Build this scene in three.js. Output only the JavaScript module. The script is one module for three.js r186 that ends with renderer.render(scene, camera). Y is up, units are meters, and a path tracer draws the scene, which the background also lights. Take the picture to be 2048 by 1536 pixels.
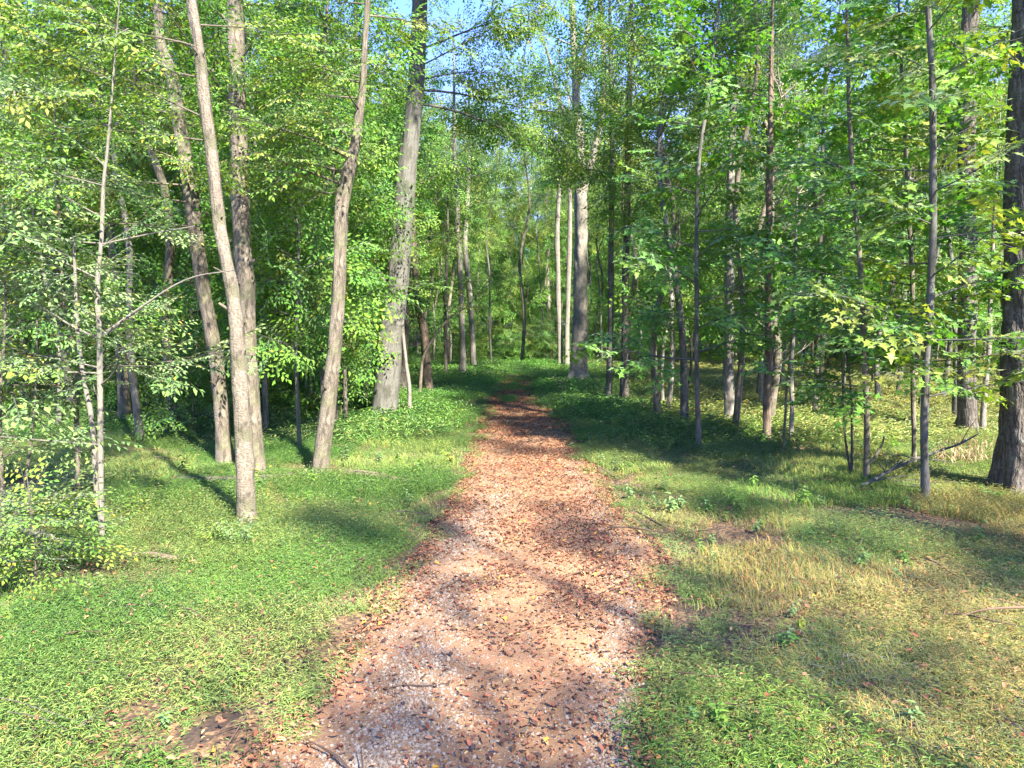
import * as THREE from 'three';
import { mergeGeometries } from 'three/addons/utils/BufferGeometryUtils.js';

// ---------------------------------------------------------------- camera, sky, sun, exposure
const scene = new THREE.Scene();
const EYE = 3.0, FOCAL = 1409, PITCH = Math.atan(128 / 1409);
const camera = new THREE.PerspectiveCamera(2 * Math.atan(768 / FOCAL) * 180 / Math.PI, 4 / 3, 0.1, 900);
camera.position.set(0, EYE, 0);
camera.rotation.x = -PITCH;

const renderer = new THREE.WebGLRenderer({ antialias: true });
renderer.toneMapping = THREE.LinearToneMapping;
renderer.toneMappingExposure = 7.2;
renderer.shadowMap.enabled = true;

const SUN_AZ = 45 * Math.PI / 180, SUN_EL = 50 * Math.PI / 180;   // behind the camera, to its right
const sunDir = new THREE.Vector3(Math.sin(SUN_AZ) * Math.cos(SUN_EL), Math.sin(SUN_EL), Math.cos(SUN_AZ) * Math.cos(SUN_EL));
const sun = new THREE.DirectionalLight(new THREE.Color().setRGB(1, 0.95, 0.84), 3.9);
sun.name = 'sun';
sun.position.copy(sunDir).multiplyScalar(90);
sun.castShadow = true;
sun.shadow.radius = 2.2;
sun.shadow.mapSize.set(4096, 4096);
Object.assign(sun.shadow.camera, { left: -60, right: 60, top: 60, bottom: -60, near: 1, far: 220 });
scene.add(sun, sun.target);
sun.target.position.set(0, 0, -20);

{ // clear autumn sky: paler at the horizon, deep blue higher up
  const W = 256, H = 128, data = new Float32Array(W * H * 4);
  for (let r = 0; r < H; r++) {
    const el = ((r + 0.5) / H - 0.5) * Math.PI, u = Math.max(0, Math.sin(el));
    const k = Math.pow(1 - u, 6);
    const c = el < 0 ? [0.16, 0.2, 0.22] : [0.052 + 0.36 * k, 0.122 + 0.33 * k, 0.41 + 0.18 * k];
    for (let x = 0; x < W; x++) { const o = (r * W + x) * 4; data[o] = c[0]; data[o + 1] = c[1]; data[o + 2] = c[2]; data[o + 3] = 1; }
  }
  const t = new THREE.DataTexture(data, W, H, THREE.RGBAFormat, THREE.FloatType);
  t.mapping = THREE.EquirectangularReflectionMapping; t.magFilter = t.minFilter = THREE.LinearFilter; t.needsUpdate = true;
  scene.background = t; scene.environment = t;
}

// ---------------------------------------------------------------- helpers
function rng(seed) { let a = seed >>> 0; return () => { a = a + 0x6D2B79F5 | 0; let t = Math.imul(a ^ a >>> 15, 1 | a); t = t + Math.imul(t ^ t >>> 7, 61 | t) ^ t; return ((t ^ t >>> 14) >>> 0) / 4294967296; }; }
const hash2 = (x, y) => { let h = Math.imul(x, 374761393) + Math.imul(y, 668265263) | 0; h = Math.imul(h ^ h >>> 13, 1274126177); return ((h ^ h >>> 16) >>> 0) / 4294967296; };
const sm = (t) => t * t * (3 - 2 * t);
function vnoise(x, y, px = 0, py = 0) {           // value noise, 0..1, optionally periodic
  const ix = Math.floor(x), iy = Math.floor(y), fx = sm(x - ix), fy = sm(y - iy);
  const w = (a, p) => p ? ((a % p) + p) % p : a;
  const a = hash2(w(ix, px), w(iy, py)), b = hash2(w(ix + 1, px), w(iy, py)), c = hash2(w(ix, px), w(iy + 1, py)), d = hash2(w(ix + 1, px), w(iy + 1, py));
  return a + (b - a) * fx + (c - a) * fy + (a - b - c + d) * fx * fy;
}
function fbm(x, y, oct = 4, px = 0, py = 0) { let s = 0, a = 0.5, t = 0; for (let i = 0; i < oct; i++) { s += a * vnoise(x + i * 17, y + i * 31, px, py); t += a; x *= 2; y *= 2; px *= 2; py *= 2; a *= 0.5; } return s / t; }
const clamp = (x, a = 0, b = 1) => Math.min(b, Math.max(a, x));
const mix = (a, b, t) => a + (b - a) * t;
const step = (a, b, x) => sm(clamp((x - a) / (b - a)));
const V = (x, y, z) => new THREE.Vector3(x, y, z);

// the photograph's 2048 x 1536 frame -> a ray in the world; used once, to survey where things stand
function ray(px, py) {
  const x = (px - 1024) / FOCAL, y = (768 - py) / FOCAL, c = Math.cos(-PITCH), s = Math.sin(-PITCH);
  return V(x, y * c + s, y * s - c);
}
function onGround(px, py) { const r = ray(px, py), t = -EYE / r.y; return V(r.x * t, 0, r.z * t); }
function onPlane(px, py, z) { const r = ray(px, py), t = z / r.z; return V(r.x * t, EYE + r.y * t, z); }

const used = {};
function numbered(n) { const k = used[n] = (used[n] ?? -1) + 1; return k ? n + '_' + String(k).padStart(3, '0') : n; }
function thing(name, label, category, pos, group) {
  const o = new THREE.Group(); o.name = numbered(name); o.userData = { label, category };
  if (group) o.userData.group = group;
  if (pos) o.position.copy(pos);
  scene.add(o); return o;
}
function part(name, geo, mat, parent, kind) {
  const m = new THREE.Mesh(geo, mat); m.name = name; m.castShadow = m.receiveShadow = true;
  if (kind) m.userData.kind = kind;
  parent.add(m); return m;
}
function shadows(m) { m.castShadow = m.receiveShadow = true; return m; }

// ---------------------------------------------------------------- textures
function texture(w, h, f, srgb) {
  const d = new Uint8Array(w * h * 4);
  for (let y = 0; y < h; y++) for (let x = 0; x < w; x++) { const c = f(x / w, y / h), o = (y * w + x) * 4; d[o] = clamp(c[0]) * 255; d[o + 1] = clamp(c[1]) * 255; d[o + 2] = clamp(c[2]) * 255; d[o + 3] = 255; }
  const t = new THREE.DataTexture(d, w, h); t.wrapS = t.wrapT = THREE.RepeatWrapping; t.magFilter = THREE.LinearFilter; t.minFilter = THREE.LinearMipmapLinearFilter; t.generateMipmaps = true;
  if (srgb) t.colorSpace = THREE.SRGBColorSpace; t.needsUpdate = true; return t;
}
function twoMaps(w, h, f) {               // f -> [r, g, b, height], colours in sRGB
  const hts = new Float32Array(w * h); let i = 0;
  const c = texture(w, h, (u, v) => { const k = f(u, v); hts[i++] = k[3]; return k; }, true);
  const b = texture(w, h, (u, v) => { const k = hts[Math.min(h - 1, Math.floor(v * h + 0.5)) * w + Math.min(w - 1, Math.floor(u * w + 0.5))]; return [k, k, k]; });
  return [c, b];
}
const lerp3 = (a, b, t) => [mix(a[0], b[0], t), mix(a[1], b[1], t), mix(a[2], b[2], t)];
// every bark tile is 0.5 m round the trunk and 1 m up
function barkMaterial(kind) {
  const [c, b] = twoMaps(256, 512, (u, v) => {
    const fine = fbm(u * 32, v * 64, 3, 32, 64), patch = fbm(u * 3, v * 5, 4, 3, 5), blot = fbm(u * 6 + 5, v * 9, 4, 6, 9);
    if (kind === 'furrowed') {
      const wob = fbm(u * 3, v * 6, 4, 3, 6) * 1.5, r = Math.abs(2 * vnoise(u * 13 + wob, v * 3 + wob * 0.3, 13, 3) - 1), r2 = Math.abs(2 * fbm(u * 20 + wob * 1.5 + 9, v * 8, 3, 20, 8) - 1), cr = vnoise(u * 12 + 3, v * 26, 12, 26);
      const h = clamp(0.5 * Math.min(1, r * 2) + 0.45 * Math.min(1, r2 * 2.4) + (cr - 0.5) * 0.25);
      let col = lerp3([0.27, 0.24, 0.21], [0.56, 0.53, 0.49], clamp(h * 0.8 + (fine - 0.5) * 0.7));
      col = lerp3(col, [0.58, 0.61, 0.56], step(0.55, 0.75, blot + (fine - 0.5) * 0.3) * 0.5);
      return [...col, h * 0.8 + fine * 0.2];
    }
    if (kind === 'smooth') {
      let col = lerp3([0.53, 0.52, 0.49], [0.62, 0.61, 0.58], patch);
      const scar = step(0.8, 0.86, vnoise(u * 5, v * 60, 5, 60) * 0.6 + vnoise(u * 14 + 3, v * 90, 14, 90) * 0.4);
      col = lerp3(col, [0.3, 0.29, 0.27], scar * 0.75);
      col = lerp3(col, [0.5, 0.5, 0.45], step(0.45, 0.8, blot) * 0.4);
      const st = fbm(u * 12 + patch * 2, v * 2 + 5, 5, 12, 2), gr = fbm(u * 40, v * 18, 3, 40, 18);
      col = lerp3(col, [0.36, 0.34, 0.3], step(0.45, 0.75, st) * 0.75);
      col = lerp3(col, [0.44, 0.45, 0.36], step(0.52, 0.7, fbm(u * 5 + 1, v * 7 + 2, 5, 5, 7)) * 0.45);
      return [...lerp3(col, [0.36, 0.35, 0.33], clamp((gr - 0.4) * 1.4)), 0.5 - scar * 0.3 + (gr - 0.5) * 0.6 + (st - 0.5) * 0.3];
    }
    if (kind === 'mottled') {
      const wob = fbm(u * 5, v * 6, 3, 5, 6) * 1.2, r = Math.abs(2 * vnoise(u * 20 + wob, v * 8, 20, 8) - 1), str = fbm(u * 22 + wob, v * 14 + wob, 4, 22, 14), dap = fbm(u * 9 + wob, v * 5 + 3, 5, 9, 5);
      let col = lerp3([0.46, 0.41, 0.35], [0.7, 0.66, 0.59], clamp(patch * 0.5 + str * 0.9 - 0.2 + (fine - 0.5) * 0.9));
      col = lerp3(col, [0.33, 0.3, 0.25], step(0.5, 0.68, dap * 0.6 + str * 0.45) * 0.75);
      col = lerp3(col, [0.44, 0.45, 0.31], step(0.5, 0.72, fbm(u * 4 + 2, v * 4 + 7, 5, 4, 4)) * 0.5);
      return [...col, 0.3 + 0.35 * r + str * 0.3 + (fine - 0.5) * 0.5];
    }
    if (kind === 'stringy') {
      const wob = fbm(u * 3, v * 3, 3, 3, 3) * 1.5, r = fbm(u * 26 + wob, v * 5, 3, 26, 5);
      const col = lerp3([0.36, 0.3, 0.25], [0.64, 0.57, 0.49], clamp(r * 1.2 - 0.1 + (fine - 0.5) * 0.3));
      return [...col, r];
    }
    // pale, lightly furrowed
    const wob = fbm(u * 4, v * 5, 3, 4, 5), r = Math.abs(2 * vnoise(u * 16 + wob * 2, v * 9, 16, 9) - 1);
    let col = lerp3([0.5, 0.47, 0.43], [0.72, 0.7, 0.66], clamp(r * 0.6 + patch * 0.5 + (fine - 0.5) * 0.3));
    col = lerp3(col, [0.42, 0.42, 0.36], step(0.58, 0.72, blot) * 0.5);
    return [...col, r * 0.7 + fine * 0.3];
  });
  return new THREE.MeshStandardMaterial({ map: c, bumpMap: b, bumpScale: { furrowed: 0.02, smooth: 0.008, mottled: 0.018, stringy: 0.012, pale: 0.01 }[kind], roughness: 0.92, name: kind + ' bark', color: new THREE.Color().setRGB(...{ furrowed: [0.58, 0.56, 0.53], smooth: [0.42, 0.41, 0.385], mottled: [0.5, 0.49, 0.47], stringy: [0.6, 0.57, 0.54], pale: [0.54, 0.52, 0.49] }[kind]) });
}
const BARK = Object.fromEntries(['furrowed', 'smooth', 'mottled', 'stringy', 'pale'].map((k) => [k, barkMaterial(k)]));
const deadWood = new THREE.MeshStandardMaterial({ color: new THREE.Color().setRGB(0.3, 0.26, 0.22), roughness: 0.95, map: BARK.stringy.map, bumpMap: BARK.stringy.bumpMap, bumpScale: 0.006 });
deadWood.color.setRGB(0.7, 0.66, 0.62);

const leafMat = (t = 0.42, gloss = 0.22) => new THREE.MeshPhysicalMaterial({ vertexColors: true, roughness: 1, transmission: t, thickness: 0, side: THREE.DoubleSide, clearcoat: gloss, clearcoatRoughness: 0.38, specularIntensity: 0.6 });
const LEAF = leafMat(0.5, 0.25), GRASS = leafMat(0.4, 0.1), DRYLEAF = leafMat(0.12, 0.05);

// ---------------------------------------------------------------- geometry: tubes and leaves
class Buf {
  constructor() { this.p = []; this.c = []; this.i = []; }
  v(x, y, z, c) { this.p.push(x, y, z); this.c.push(c[0], c[1], c[2]); return this.p.length / 3 - 1; }
  tri(a, b, c) { this.i.push(a, b, c); }
  geo(normals = true) {
    const g = new THREE.BufferGeometry();
    g.setAttribute('position', new THREE.Float32BufferAttribute(this.p, 3)); g.setAttribute('color', new THREE.Float32BufferAttribute(this.c, 3)); g.setIndex(this.i);
    if (normals) g.computeVertexNormals(); return g;
  }
}
// a blade in the local frame: from O along D (unit), width direction S, normal N; four triangles folded at the midrib
function leafInto(b, O, D, S, N, len, w, col, fold = 0.25, droop = 0.15, simple = false) {
  const pt = (t, s, k) => b.v(O.x + D.x * len * t + S.x * w * s + N.x * (k * w - droop * len * t * t), O.y + D.y * len * t + S.y * w * s + N.y * (k * w - droop * len * t * t), O.z + D.z * len * t + S.z * w * s + N.z * (k * w - droop * len * t * t), col);
  if (simple) {
    const a = pt(0, 0, 0), l = pt(0.45, 0.5, fold), r = pt(0.45, -0.5, fold), t = pt(1, 0, 0);
    b.tri(a, l, t); b.tri(a, t, r); return;
  }
  const a = pt(0, 0, 0), l1 = pt(0.28, 0.46, fold), l2 = pt(0.66, 0.4, fold * 0.8), t = pt(1, 0, 0), r1 = pt(0.28, -0.46, fold), r2 = pt(0.66, -0.4, fold * 0.8);
  b.tri(a, l1, l2); b.tri(a, l2, t); b.tri(a, t, r2); b.tri(a, r2, r1);
}
const LOBES = [[0.02, 0], [0.1, 0.36], [0.32, 0.2], [0.42, 0.62], [0.56, 0.2], [1, 0], [0.56, -0.2], [0.42, -0.62], [0.32, -0.2], [0.1, -0.36]];
function lobedInto(b, O, D, S, N, len, w, col, fold = 0.1, droop = 0.2) {
  const id = LOBES.map(([t, s]) => { const k = Math.abs(s) * fold * len - droop * len * t * t; return b.v(O.x + D.x * len * t + S.x * w * s + N.x * k, O.y + D.y * len * t + S.y * w * s + N.y * k, O.z + D.z * len * t + S.z * w * s + N.z * k, col); });
  const c = b.v(O.x + D.x * len * 0.32 - N.x * 0.02 * len, O.y + D.y * len * 0.32 - N.y * 0.02 * len, O.z + D.z * len * 0.32 - N.z * 0.02 * len, col);
  for (let k = 0; k < id.length; k++) b.tri(c, id[k], id[(k + 1) % id.length]);
}
function twigInto(b, A, B, r, col) {
  const d = B.clone().sub(A).normalize(), s = V(0, 1, 0).cross(d).normalize().multiplyScalar(r); const n = d.clone().cross(s);
  const id = []; for (const [P, q] of [[A, 1], [B, 0.5]]) for (let k = 0; k < 3; k++) { const a = k * 2.094; id.push(b.v(P.x + (s.x * Math.cos(a) + n.x * Math.sin(a)) * q, P.y + (s.y * Math.cos(a) + n.y * Math.sin(a)) * q, P.z + (s.z * Math.cos(a) + n.z * Math.sin(a)) * q, col)); }
  for (let k = 0; k < 3; k++) { const m = (k + 1) % 3; b.tri(id[k], id[m], id[3 + m]); b.tri(id[k], id[3 + m], id[3 + k]); }
}
const TWIG = [0.16, 0.12, 0.09];
const jit = (R, c, a) => { const k = 1 + (R() - 0.5) * a; return [c[0] * k * (1 + (R() - 0.5) * a * 0.5), c[1] * k, c[2] * k]; };
// a flat leafy spray, x forward, y up; leaves have relative tone 1, the copy colour gives the green
function makeSpray(seed, { len = 0.7, side = 4, leaf = 0.08, ratio = 0.48, per = 7, lobed = false, simple = false, flat = 0.35, tall = 0.1, yellow = 0.02 }) {
  const R = rng(seed), b = new Buf();
  const axis = (A, D, L, n, r) => {
    const B = A.clone().addScaledVector(D, L); B.y -= L * 0.08;
    twigInto(b, A, B, r, TWIG);
    for (let i = 0; i < n; i++) {
      const t = (i + 0.6) / n, sgn = i % 2 ? 1 : -1, O = A.clone().lerp(B, t);
      const last = i === n - 1, ang = last ? (R() - 0.5) * 0.5 : sgn * (0.75 + R() * 0.4);
      const d = V(D.x * Math.cos(ang) - D.z * Math.sin(ang), D.y - 0.1 - R() * 0.45, D.x * Math.sin(ang) + D.z * Math.cos(ang)).normalize();
      const up = V((R() - 0.5) * flat * 2, 1, (R() - 0.5) * flat * 2).normalize(), s = up.clone().cross(d).normalize(), nn = d.clone().cross(s).normalize();
      const l = leaf * (0.7 + R() * 0.55), c = R() < yellow ? jit(R, [2.4, 1.1, 0.6], 0.5) : jit(R, [1, 1, 1], 0.55);
      O.addScaledVector(d, leaf * 0.12);
      (lobed ? lobedInto : leafInto)(b, O, d, s, nn, l, l * ratio, c, lobed ? 0.12 : 0.22, (R() - 0.2) * 0.35, simple);
    }
  };
  axis(V(0, 0, 0), V(1, 0, 0), len, per + 2, 0.005);
  for (let k = 0; k < side; k++) {
    const t = (k + 0.5) / side * 0.8, sg = k % 2 ? 1 : -1, a = sg * (0.6 + R() * 0.5);
    axis(V(len * t, -len * t * 0.08, 0), V(Math.cos(a), (R() - 0.4) * tall * 4, Math.sin(a)).normalize(), len * (0.62 - 0.35 * t) * (0.8 + R() * 0.4), per, 0.0035);
  }
  return b.geo();
}
const SPRAY = {
  oval: [1, 2, 3].map((s) => makeSpray(s, { simple: true })),
  small: [11, 12].map((s) => makeSpray(s, { len: 0.6, side: 5, leaf: 0.055, per: 8, ratio: 0.5, simple: true })),
  lobed: [21, 22, 23].map((s) => makeSpray(s, { len: 0.65, side: 4, leaf: 0.13, ratio: 0.95, per: 4, lobed: true, flat: 0.45, yellow: 0.02 })),
  coarse: [31, 32].map((s) => makeSpray(s, { len: 1.3, side: 6, leaf: 0.17, ratio: 0.55, per: 7, simple: true, flat: 0.7, tall: 0.3 })),
  mid: [41, 42].map((s) => makeSpray(s, { len: 0.9, side: 5, leaf: 0.11, ratio: 0.52, per: 7, simple: true, flat: 0.5, tall: 0.2 })),
  fine: [51, 52].map((s) => makeSpray(s, { len: 0.6, side: 7, leaf: 0.07, per: 12, ratio: 0.14, simple: true, flat: 0.8, tall: 0.3, yellow: 0 })),
};
// greens, linear
const PAL = {
  bright: [[0.165, 0.3, 0.02], [0.195, 0.31, 0.022], [0.125, 0.28, 0.018], [0.24, 0.3, 0.024], [0.15, 0.29, 0.022]],
  green: [[0.095, 0.26, 0.013], [0.12, 0.28, 0.014], [0.08, 0.22, 0.013], [0.15, 0.29, 0.014], [0.105, 0.26, 0.016]],
  deep: [[0.068, 0.19, 0.012], [0.09, 0.21, 0.012], [0.058, 0.17, 0.012], [0.11, 0.22, 0.012]],
  pale: [[0.17, 0.29, 0.075], [0.19, 0.31, 0.065], [0.22, 0.31, 0.085], [0.14, 0.27, 0.05]],
  yellow: [[0.19, 0.3, 0.017], [0.155, 0.29, 0.017], [0.25, 0.3, 0.02], [0.125, 0.28, 0.015]],
  cedar: [[0.05, 0.12, 0.025], [0.06, 0.13, 0.025], [0.07, 0.14, 0.03]],
};

// tapered tube along points with radii; u wraps a whole number of bark tiles, v in metres
function tube(pts, rad, radial, { rough = 0, lobes = 0, flare = 0, seed = 1, rows = 0 } = {}) {
  const curve = new THREE.CatmullRomCurve3(pts, false, 'centripetal');
  const n = rows || Math.max(4, pts.length * 3), P = [], N = [], U = [], I = [];
  let up = V(0, 0, 1), len = 0, prev = null;
  const tiles = Math.max(1, Math.round(2 * Math.PI * Math.max(...rad) * 0.8 / 0.5));
  const r0 = rad[0], ph = seed * 1.7;
  for (let i = 0; i <= n; i++) {
    const t = i / n, c = curve.getPoint(t), T = curve.getTangent(t);
    if (prev) len += c.distanceTo(prev); prev = c;
    const f = t * (rad.length - 1), k = Math.min(rad.length - 2, Math.floor(f)), r = mix(rad[k], rad[k + 1], f - k);
    const S = up.clone().cross(T).normalize(), F = T.clone().cross(S).normalize(); up = F.clone();
    for (let j = 0; j <= radial; j++) {
      const a = j / radial * Math.PI * 2, ja = j % radial;
      let q = r;
      if (flare) { const e = Math.exp(-len / (r0 * 1.1)); q += r0 * flare * e * (0.55 + 0.45 * Math.cos(lobes * a + ph) + 0.25 * Math.cos((lobes + 2) * a + ph * 2)); }
      if (lobes) q *= 1 + 0.03 * Math.cos(lobes * a + ph + len * 0.4);
      if (rough) q += rough * (vnoise(Math.cos(a) * 2.2 + 7 + seed * 13, Math.sin(a) * 2.2 + 5 + len * 2.2 + seed * 7) - 0.5 + 0.6 * (vnoise(ja * 0.9 + seed, len * 7) - 0.5));
      P.push(c.x + (S.x * Math.cos(a) + F.x * Math.sin(a)) * q, c.y + (S.y * Math.cos(a) + F.y * Math.sin(a)) * q, c.z + (S.z * Math.cos(a) + F.z * Math.sin(a)) * q);
      U.push(j / radial * tiles, len);
    }
  }
  for (let i = 0; i < n; i++) for (let j = 0; j < radial; j++) { const a = i * (radial + 1) + j, b = a + radial + 1; I.push(a, a + 1, b, b, a + 1, b + 1); }
  const g = new THREE.BufferGeometry();
  g.setAttribute('position', new THREE.Float32BufferAttribute(P, 3)); g.setAttribute('uv', new THREE.Float32BufferAttribute(U, 2)); g.setIndex(I); g.computeVertexNormals();
  // close the seam in the normals
  const na = g.attributes.normal; for (let i = 0; i <= n; i++) { const a = i * (radial + 1), b = a + radial; const x = na.getX(a) + na.getX(b), y = na.getY(a) + na.getY(b), z = na.getZ(a) + na.getZ(b), l = Math.hypot(x, y, z) || 1; na.setXYZ(a, x / l, y / l, z / l); na.setXYZ(b, x / l, y / l, z / l); }
  return g;
}

// ---------------------------------------------------------------- terrain
const EDGE = [[1620, 390, 1285], [1536, 500, 1282], [1450, 610, 1268], [1400, 665, 1255], [1300, 722, 1272], [1200, 785, 1305], [1100, 855, 1296], [1000, 930, 1212], [950, 945, 1180], [900, 955, 1152], [860, 965, 1128], [830, 975, 1100], [800, 988, 1062], [775, 1000, 1052], [757, 1022, 1058]];
const pathRows = EDGE.map(([y, l, r]) => { const a = onGround(l, y), b = onGround(r, y); return { z: a.z, l: a.x, r: b.x }; });   // near to far
function pathAt(z) {
  const q = pathRows;
  if (z >= q[0].z) return { l: q[0].l, r: q[0].r };
  for (let i = 1; i < q.length; i++) if (z >= q[i].z) { const t = (z - q[i - 1].z) / (q[i].z - q[i - 1].z); return { l: mix(q[i - 1].l, q[i].l, t), r: mix(q[i - 1].r, q[i].r, t) }; }
  return { l: 0.8, r: 0.8 };
}
const PATH_END = pathRows[pathRows.length - 1].z;
function pathEdge(z) { const p = pathAt(z); return { l: p.l + (fbm(z * 1.3 + 40, 3, 3) - 0.5) * 0.32, r: p.r + (fbm(z * 1.3 + 80, 9, 3) - 0.5) * 0.32 }; }
function offPath(x, z) { if (z < PATH_END) return 9; const p = pathEdge(z); return x < p.l ? p.l - x : x > p.r ? x - p.r : -Math.min(x - p.l, p.r - x); }
function ground(x, z) {
  const o = offPath(x, z), k = step(0, 1.6, o);
  return k * ((fbm(x * 0.28 + 20, z * 0.28 + 9, 3) - 0.5) * 0.22 + 0.03) + (fbm(x * 1.5 + 3, z * 1.5, 2) - 0.5) * 0.025;
}
{
  const litter = twoMaps(1024, 1024, (u, v) => {
    const n = fbm(u * 60, v * 60, 3, 60, 60), m = fbm(u * 8, v * 8, 4, 8, 8), s = vnoise(u * 150, v * 150, 150, 150);
    let c = lerp3([0.2, 0.15, 0.1], [0.5, 0.38, 0.25], clamp(n * 0.8 + (s - 0.5) * 0.6));
    c = lerp3(c, [0.17, 0.13, 0.1], step(0.5, 0.7, m) * 0.5); c = lerp3(c, [0.55, 0.42, 0.28], step(0.72, 0.8, vnoise(u * 90 + 4, v * 90, 90, 90)) * 0.7);
    return [...c, n * 0.6 + s * 0.4];
  });
  const mat = new THREE.MeshStandardMaterial({ map: litter[0], bumpMap: litter[1], bumpScale: 0.03, roughness: 1 });
  const xs = [], zs = []; for (let i = -70; i <= 70; i++) xs.push(Math.sign(i) * Math.pow(Math.abs(i) / 70, 2.2) * 260 * (Math.abs(i) > 52 ? 1 : 1) + i * 0.22);
  for (let i = 0; i <= 170; i++) zs.push(i < 110 ? 12 - i * 0.45 : -37.5 - Math.pow((i - 110) / 60, 2.4) * 330 - (i - 110) * 0.5);
  const P = [], U = [], I = [];
  for (const z of zs) for (const x of xs) { P.push(x, ground(x, z) - (offPath(x, z) < 0 ? 0.05 * step(0, 0.3, -offPath(x, z)) : 0), z); U.push(x / 3, z / 3); }
  for (let r = 0; r < zs.length - 1; r++) for (let c = 0; c < xs.length - 1; c++) { const a = r * xs.length + c, b = a + xs.length; I.push(a, a + 1, b, b, a + 1, b + 1); }
  const g = new THREE.BufferGeometry(); g.setAttribute('position', new THREE.Float32BufferAttribute(P, 3)); g.setAttribute('uv', new THREE.Float32BufferAttribute(U, 2)); g.setIndex(I); g.computeVertexNormals();
  const m = part('ground', g, mat, scene); m.userData = { kind: 'structure', label: 'forest floor of brown leaf litter and soil', category: 'ground' };
}

// ---------------------------------------------------------------- the path
const path = (() => {
  const dirt = twoMaps(1024, 1024, (u, v) => {
    const n = fbm(u * 40, v * 40, 4, 40, 40), m = fbm(u * 5, v * 5, 4, 5, 5), st = vnoise(u * 220, v * 220, 220, 220), peb = step(0.8, 0.86, vnoise(u * 130 + 7, v * 130, 130, 130));
    let c = lerp3([0.48, 0.38, 0.28], [0.67, 0.56, 0.44], clamp(n * 0.7 + (st - 0.5) * 0.35 + 0.1));
    c = lerp3(c, [0.7, 0.55, 0.43], step(0.45, 0.7, m) * 0.6);
    c = lerp3(c, [0.74, 0.71, 0.68], peb * 0.7);
    return [...c, n * 0.5 + peb * 0.4 + st * 0.1];
  });
  const mat = new THREE.MeshStandardMaterial({ color: new THREE.Color().setRGB(0.68, 0.56, 0.44), map: dirt[0], bumpMap: dirt[1], bumpScale: 0.012, roughness: 1 });
  const P = [], U = [], I = [], C = 14; let n = 0;
  for (let z = pathRows[0].z + 2; z > PATH_END; z -= z > -14 ? 0.12 : 0.35) {
    const e = pathEdge(z);
    for (let k = 0; k <= C; k++) { const t = k / C, x = mix(e.l - 0.25, e.r + 0.25, t), ed = Math.min(t, 1 - t); P.push(x, ground(x, z) + 0.012 - 0.05 * (1 - step(0, 0.1, ed)) + (fbm(x * 2.2, z * 2.2 + 5, 3) - 0.5) * 0.03 * step(0.02, 0.2, ed), z); U.push(x / 2.2, z / 2.2); }
    n++;
  }
  for (let r = 0; r < n - 1; r++) for (let k = 0; k < C; k++) { const a = r * (C + 1) + k, b = a + C + 1; I.push(a, a + 1, b, b, a + 1, b + 1); }
  const g = new THREE.BufferGeometry(); g.setAttribute('position', new THREE.Float32BufferAttribute(P, 3)); g.setAttribute('uv', new THREE.Float32BufferAttribute(U, 2)); g.setIndex(I); g.computeVertexNormals();
  const m = part('path', g, mat, scene); m.userData = { kind: 'structure', label: 'narrow clay and gravel path strewn with fallen leaves', category: 'path' };
  return m;
})();

const _m = new THREE.Matrix4(), _q = new THREE.Quaternion(), _e = new THREE.Euler();
function place(list, x, y, z, rx, ry, rz, s, sy, col) { _e.set(rx, ry, rz, 'YXZ'); _q.setFromEuler(_e); list.push([_m.compose(V(x, y, z), _q, V(s, sy ?? s, s)).clone(), col]); }
function merged(name, items, mat, parent) {     // items: [geometry, matrix, colour]
  let nv = 0, ni = 0; for (const [g] of items) { nv += g.attributes.position.count; ni += g.index ? g.index.count : g.attributes.position.count; }
  const P = new Float32Array(nv * 3), C = new Float32Array(nv * 3), I = new Uint32Array(ni); let o = 0, oi = 0;
  for (const [g, m, col] of items) { const e = m.elements, p = g.attributes.position.array, n = p.length / 3; for (let i = 0; i < p.length; i += 3) for (let d = 0; d < 3; d++) { P[o * 3 + i + d] = e[d] * p[i] + e[4 + d] * p[i + 1] + e[8 + d] * p[i + 2] + e[12 + d]; C[o * 3 + i + d] = col[d]; } if (g.index) for (const k of g.index.array) I[oi++] = k + o; else for (let k = 0; k < n; k++) I[oi++] = k + o; o += n; }
  const g = new THREE.BufferGeometry(); g.setAttribute('position', new THREE.BufferAttribute(P, 3)); g.setAttribute('color', new THREE.BufferAttribute(C, 3)); g.setIndex(new THREE.BufferAttribute(I, 1)); g.computeVertexNormals();
  return part(name, g, mat, parent, 'stuff');
}
function instanced(name, geo, mat, list, parent, kind = 'stuff') {
  const m = new THREE.InstancedMesh(geo, mat, list.length); m.name = name; const c = new THREE.Color();
  list.forEach(([mt, col], i) => { m.setMatrixAt(i, mt); m.setColorAt(i, c.setRGB(col[0], col[1], col[2])); });
  shadows(m); m.userData.kind = kind; (parent || scene).add(m); return m;
}

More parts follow.
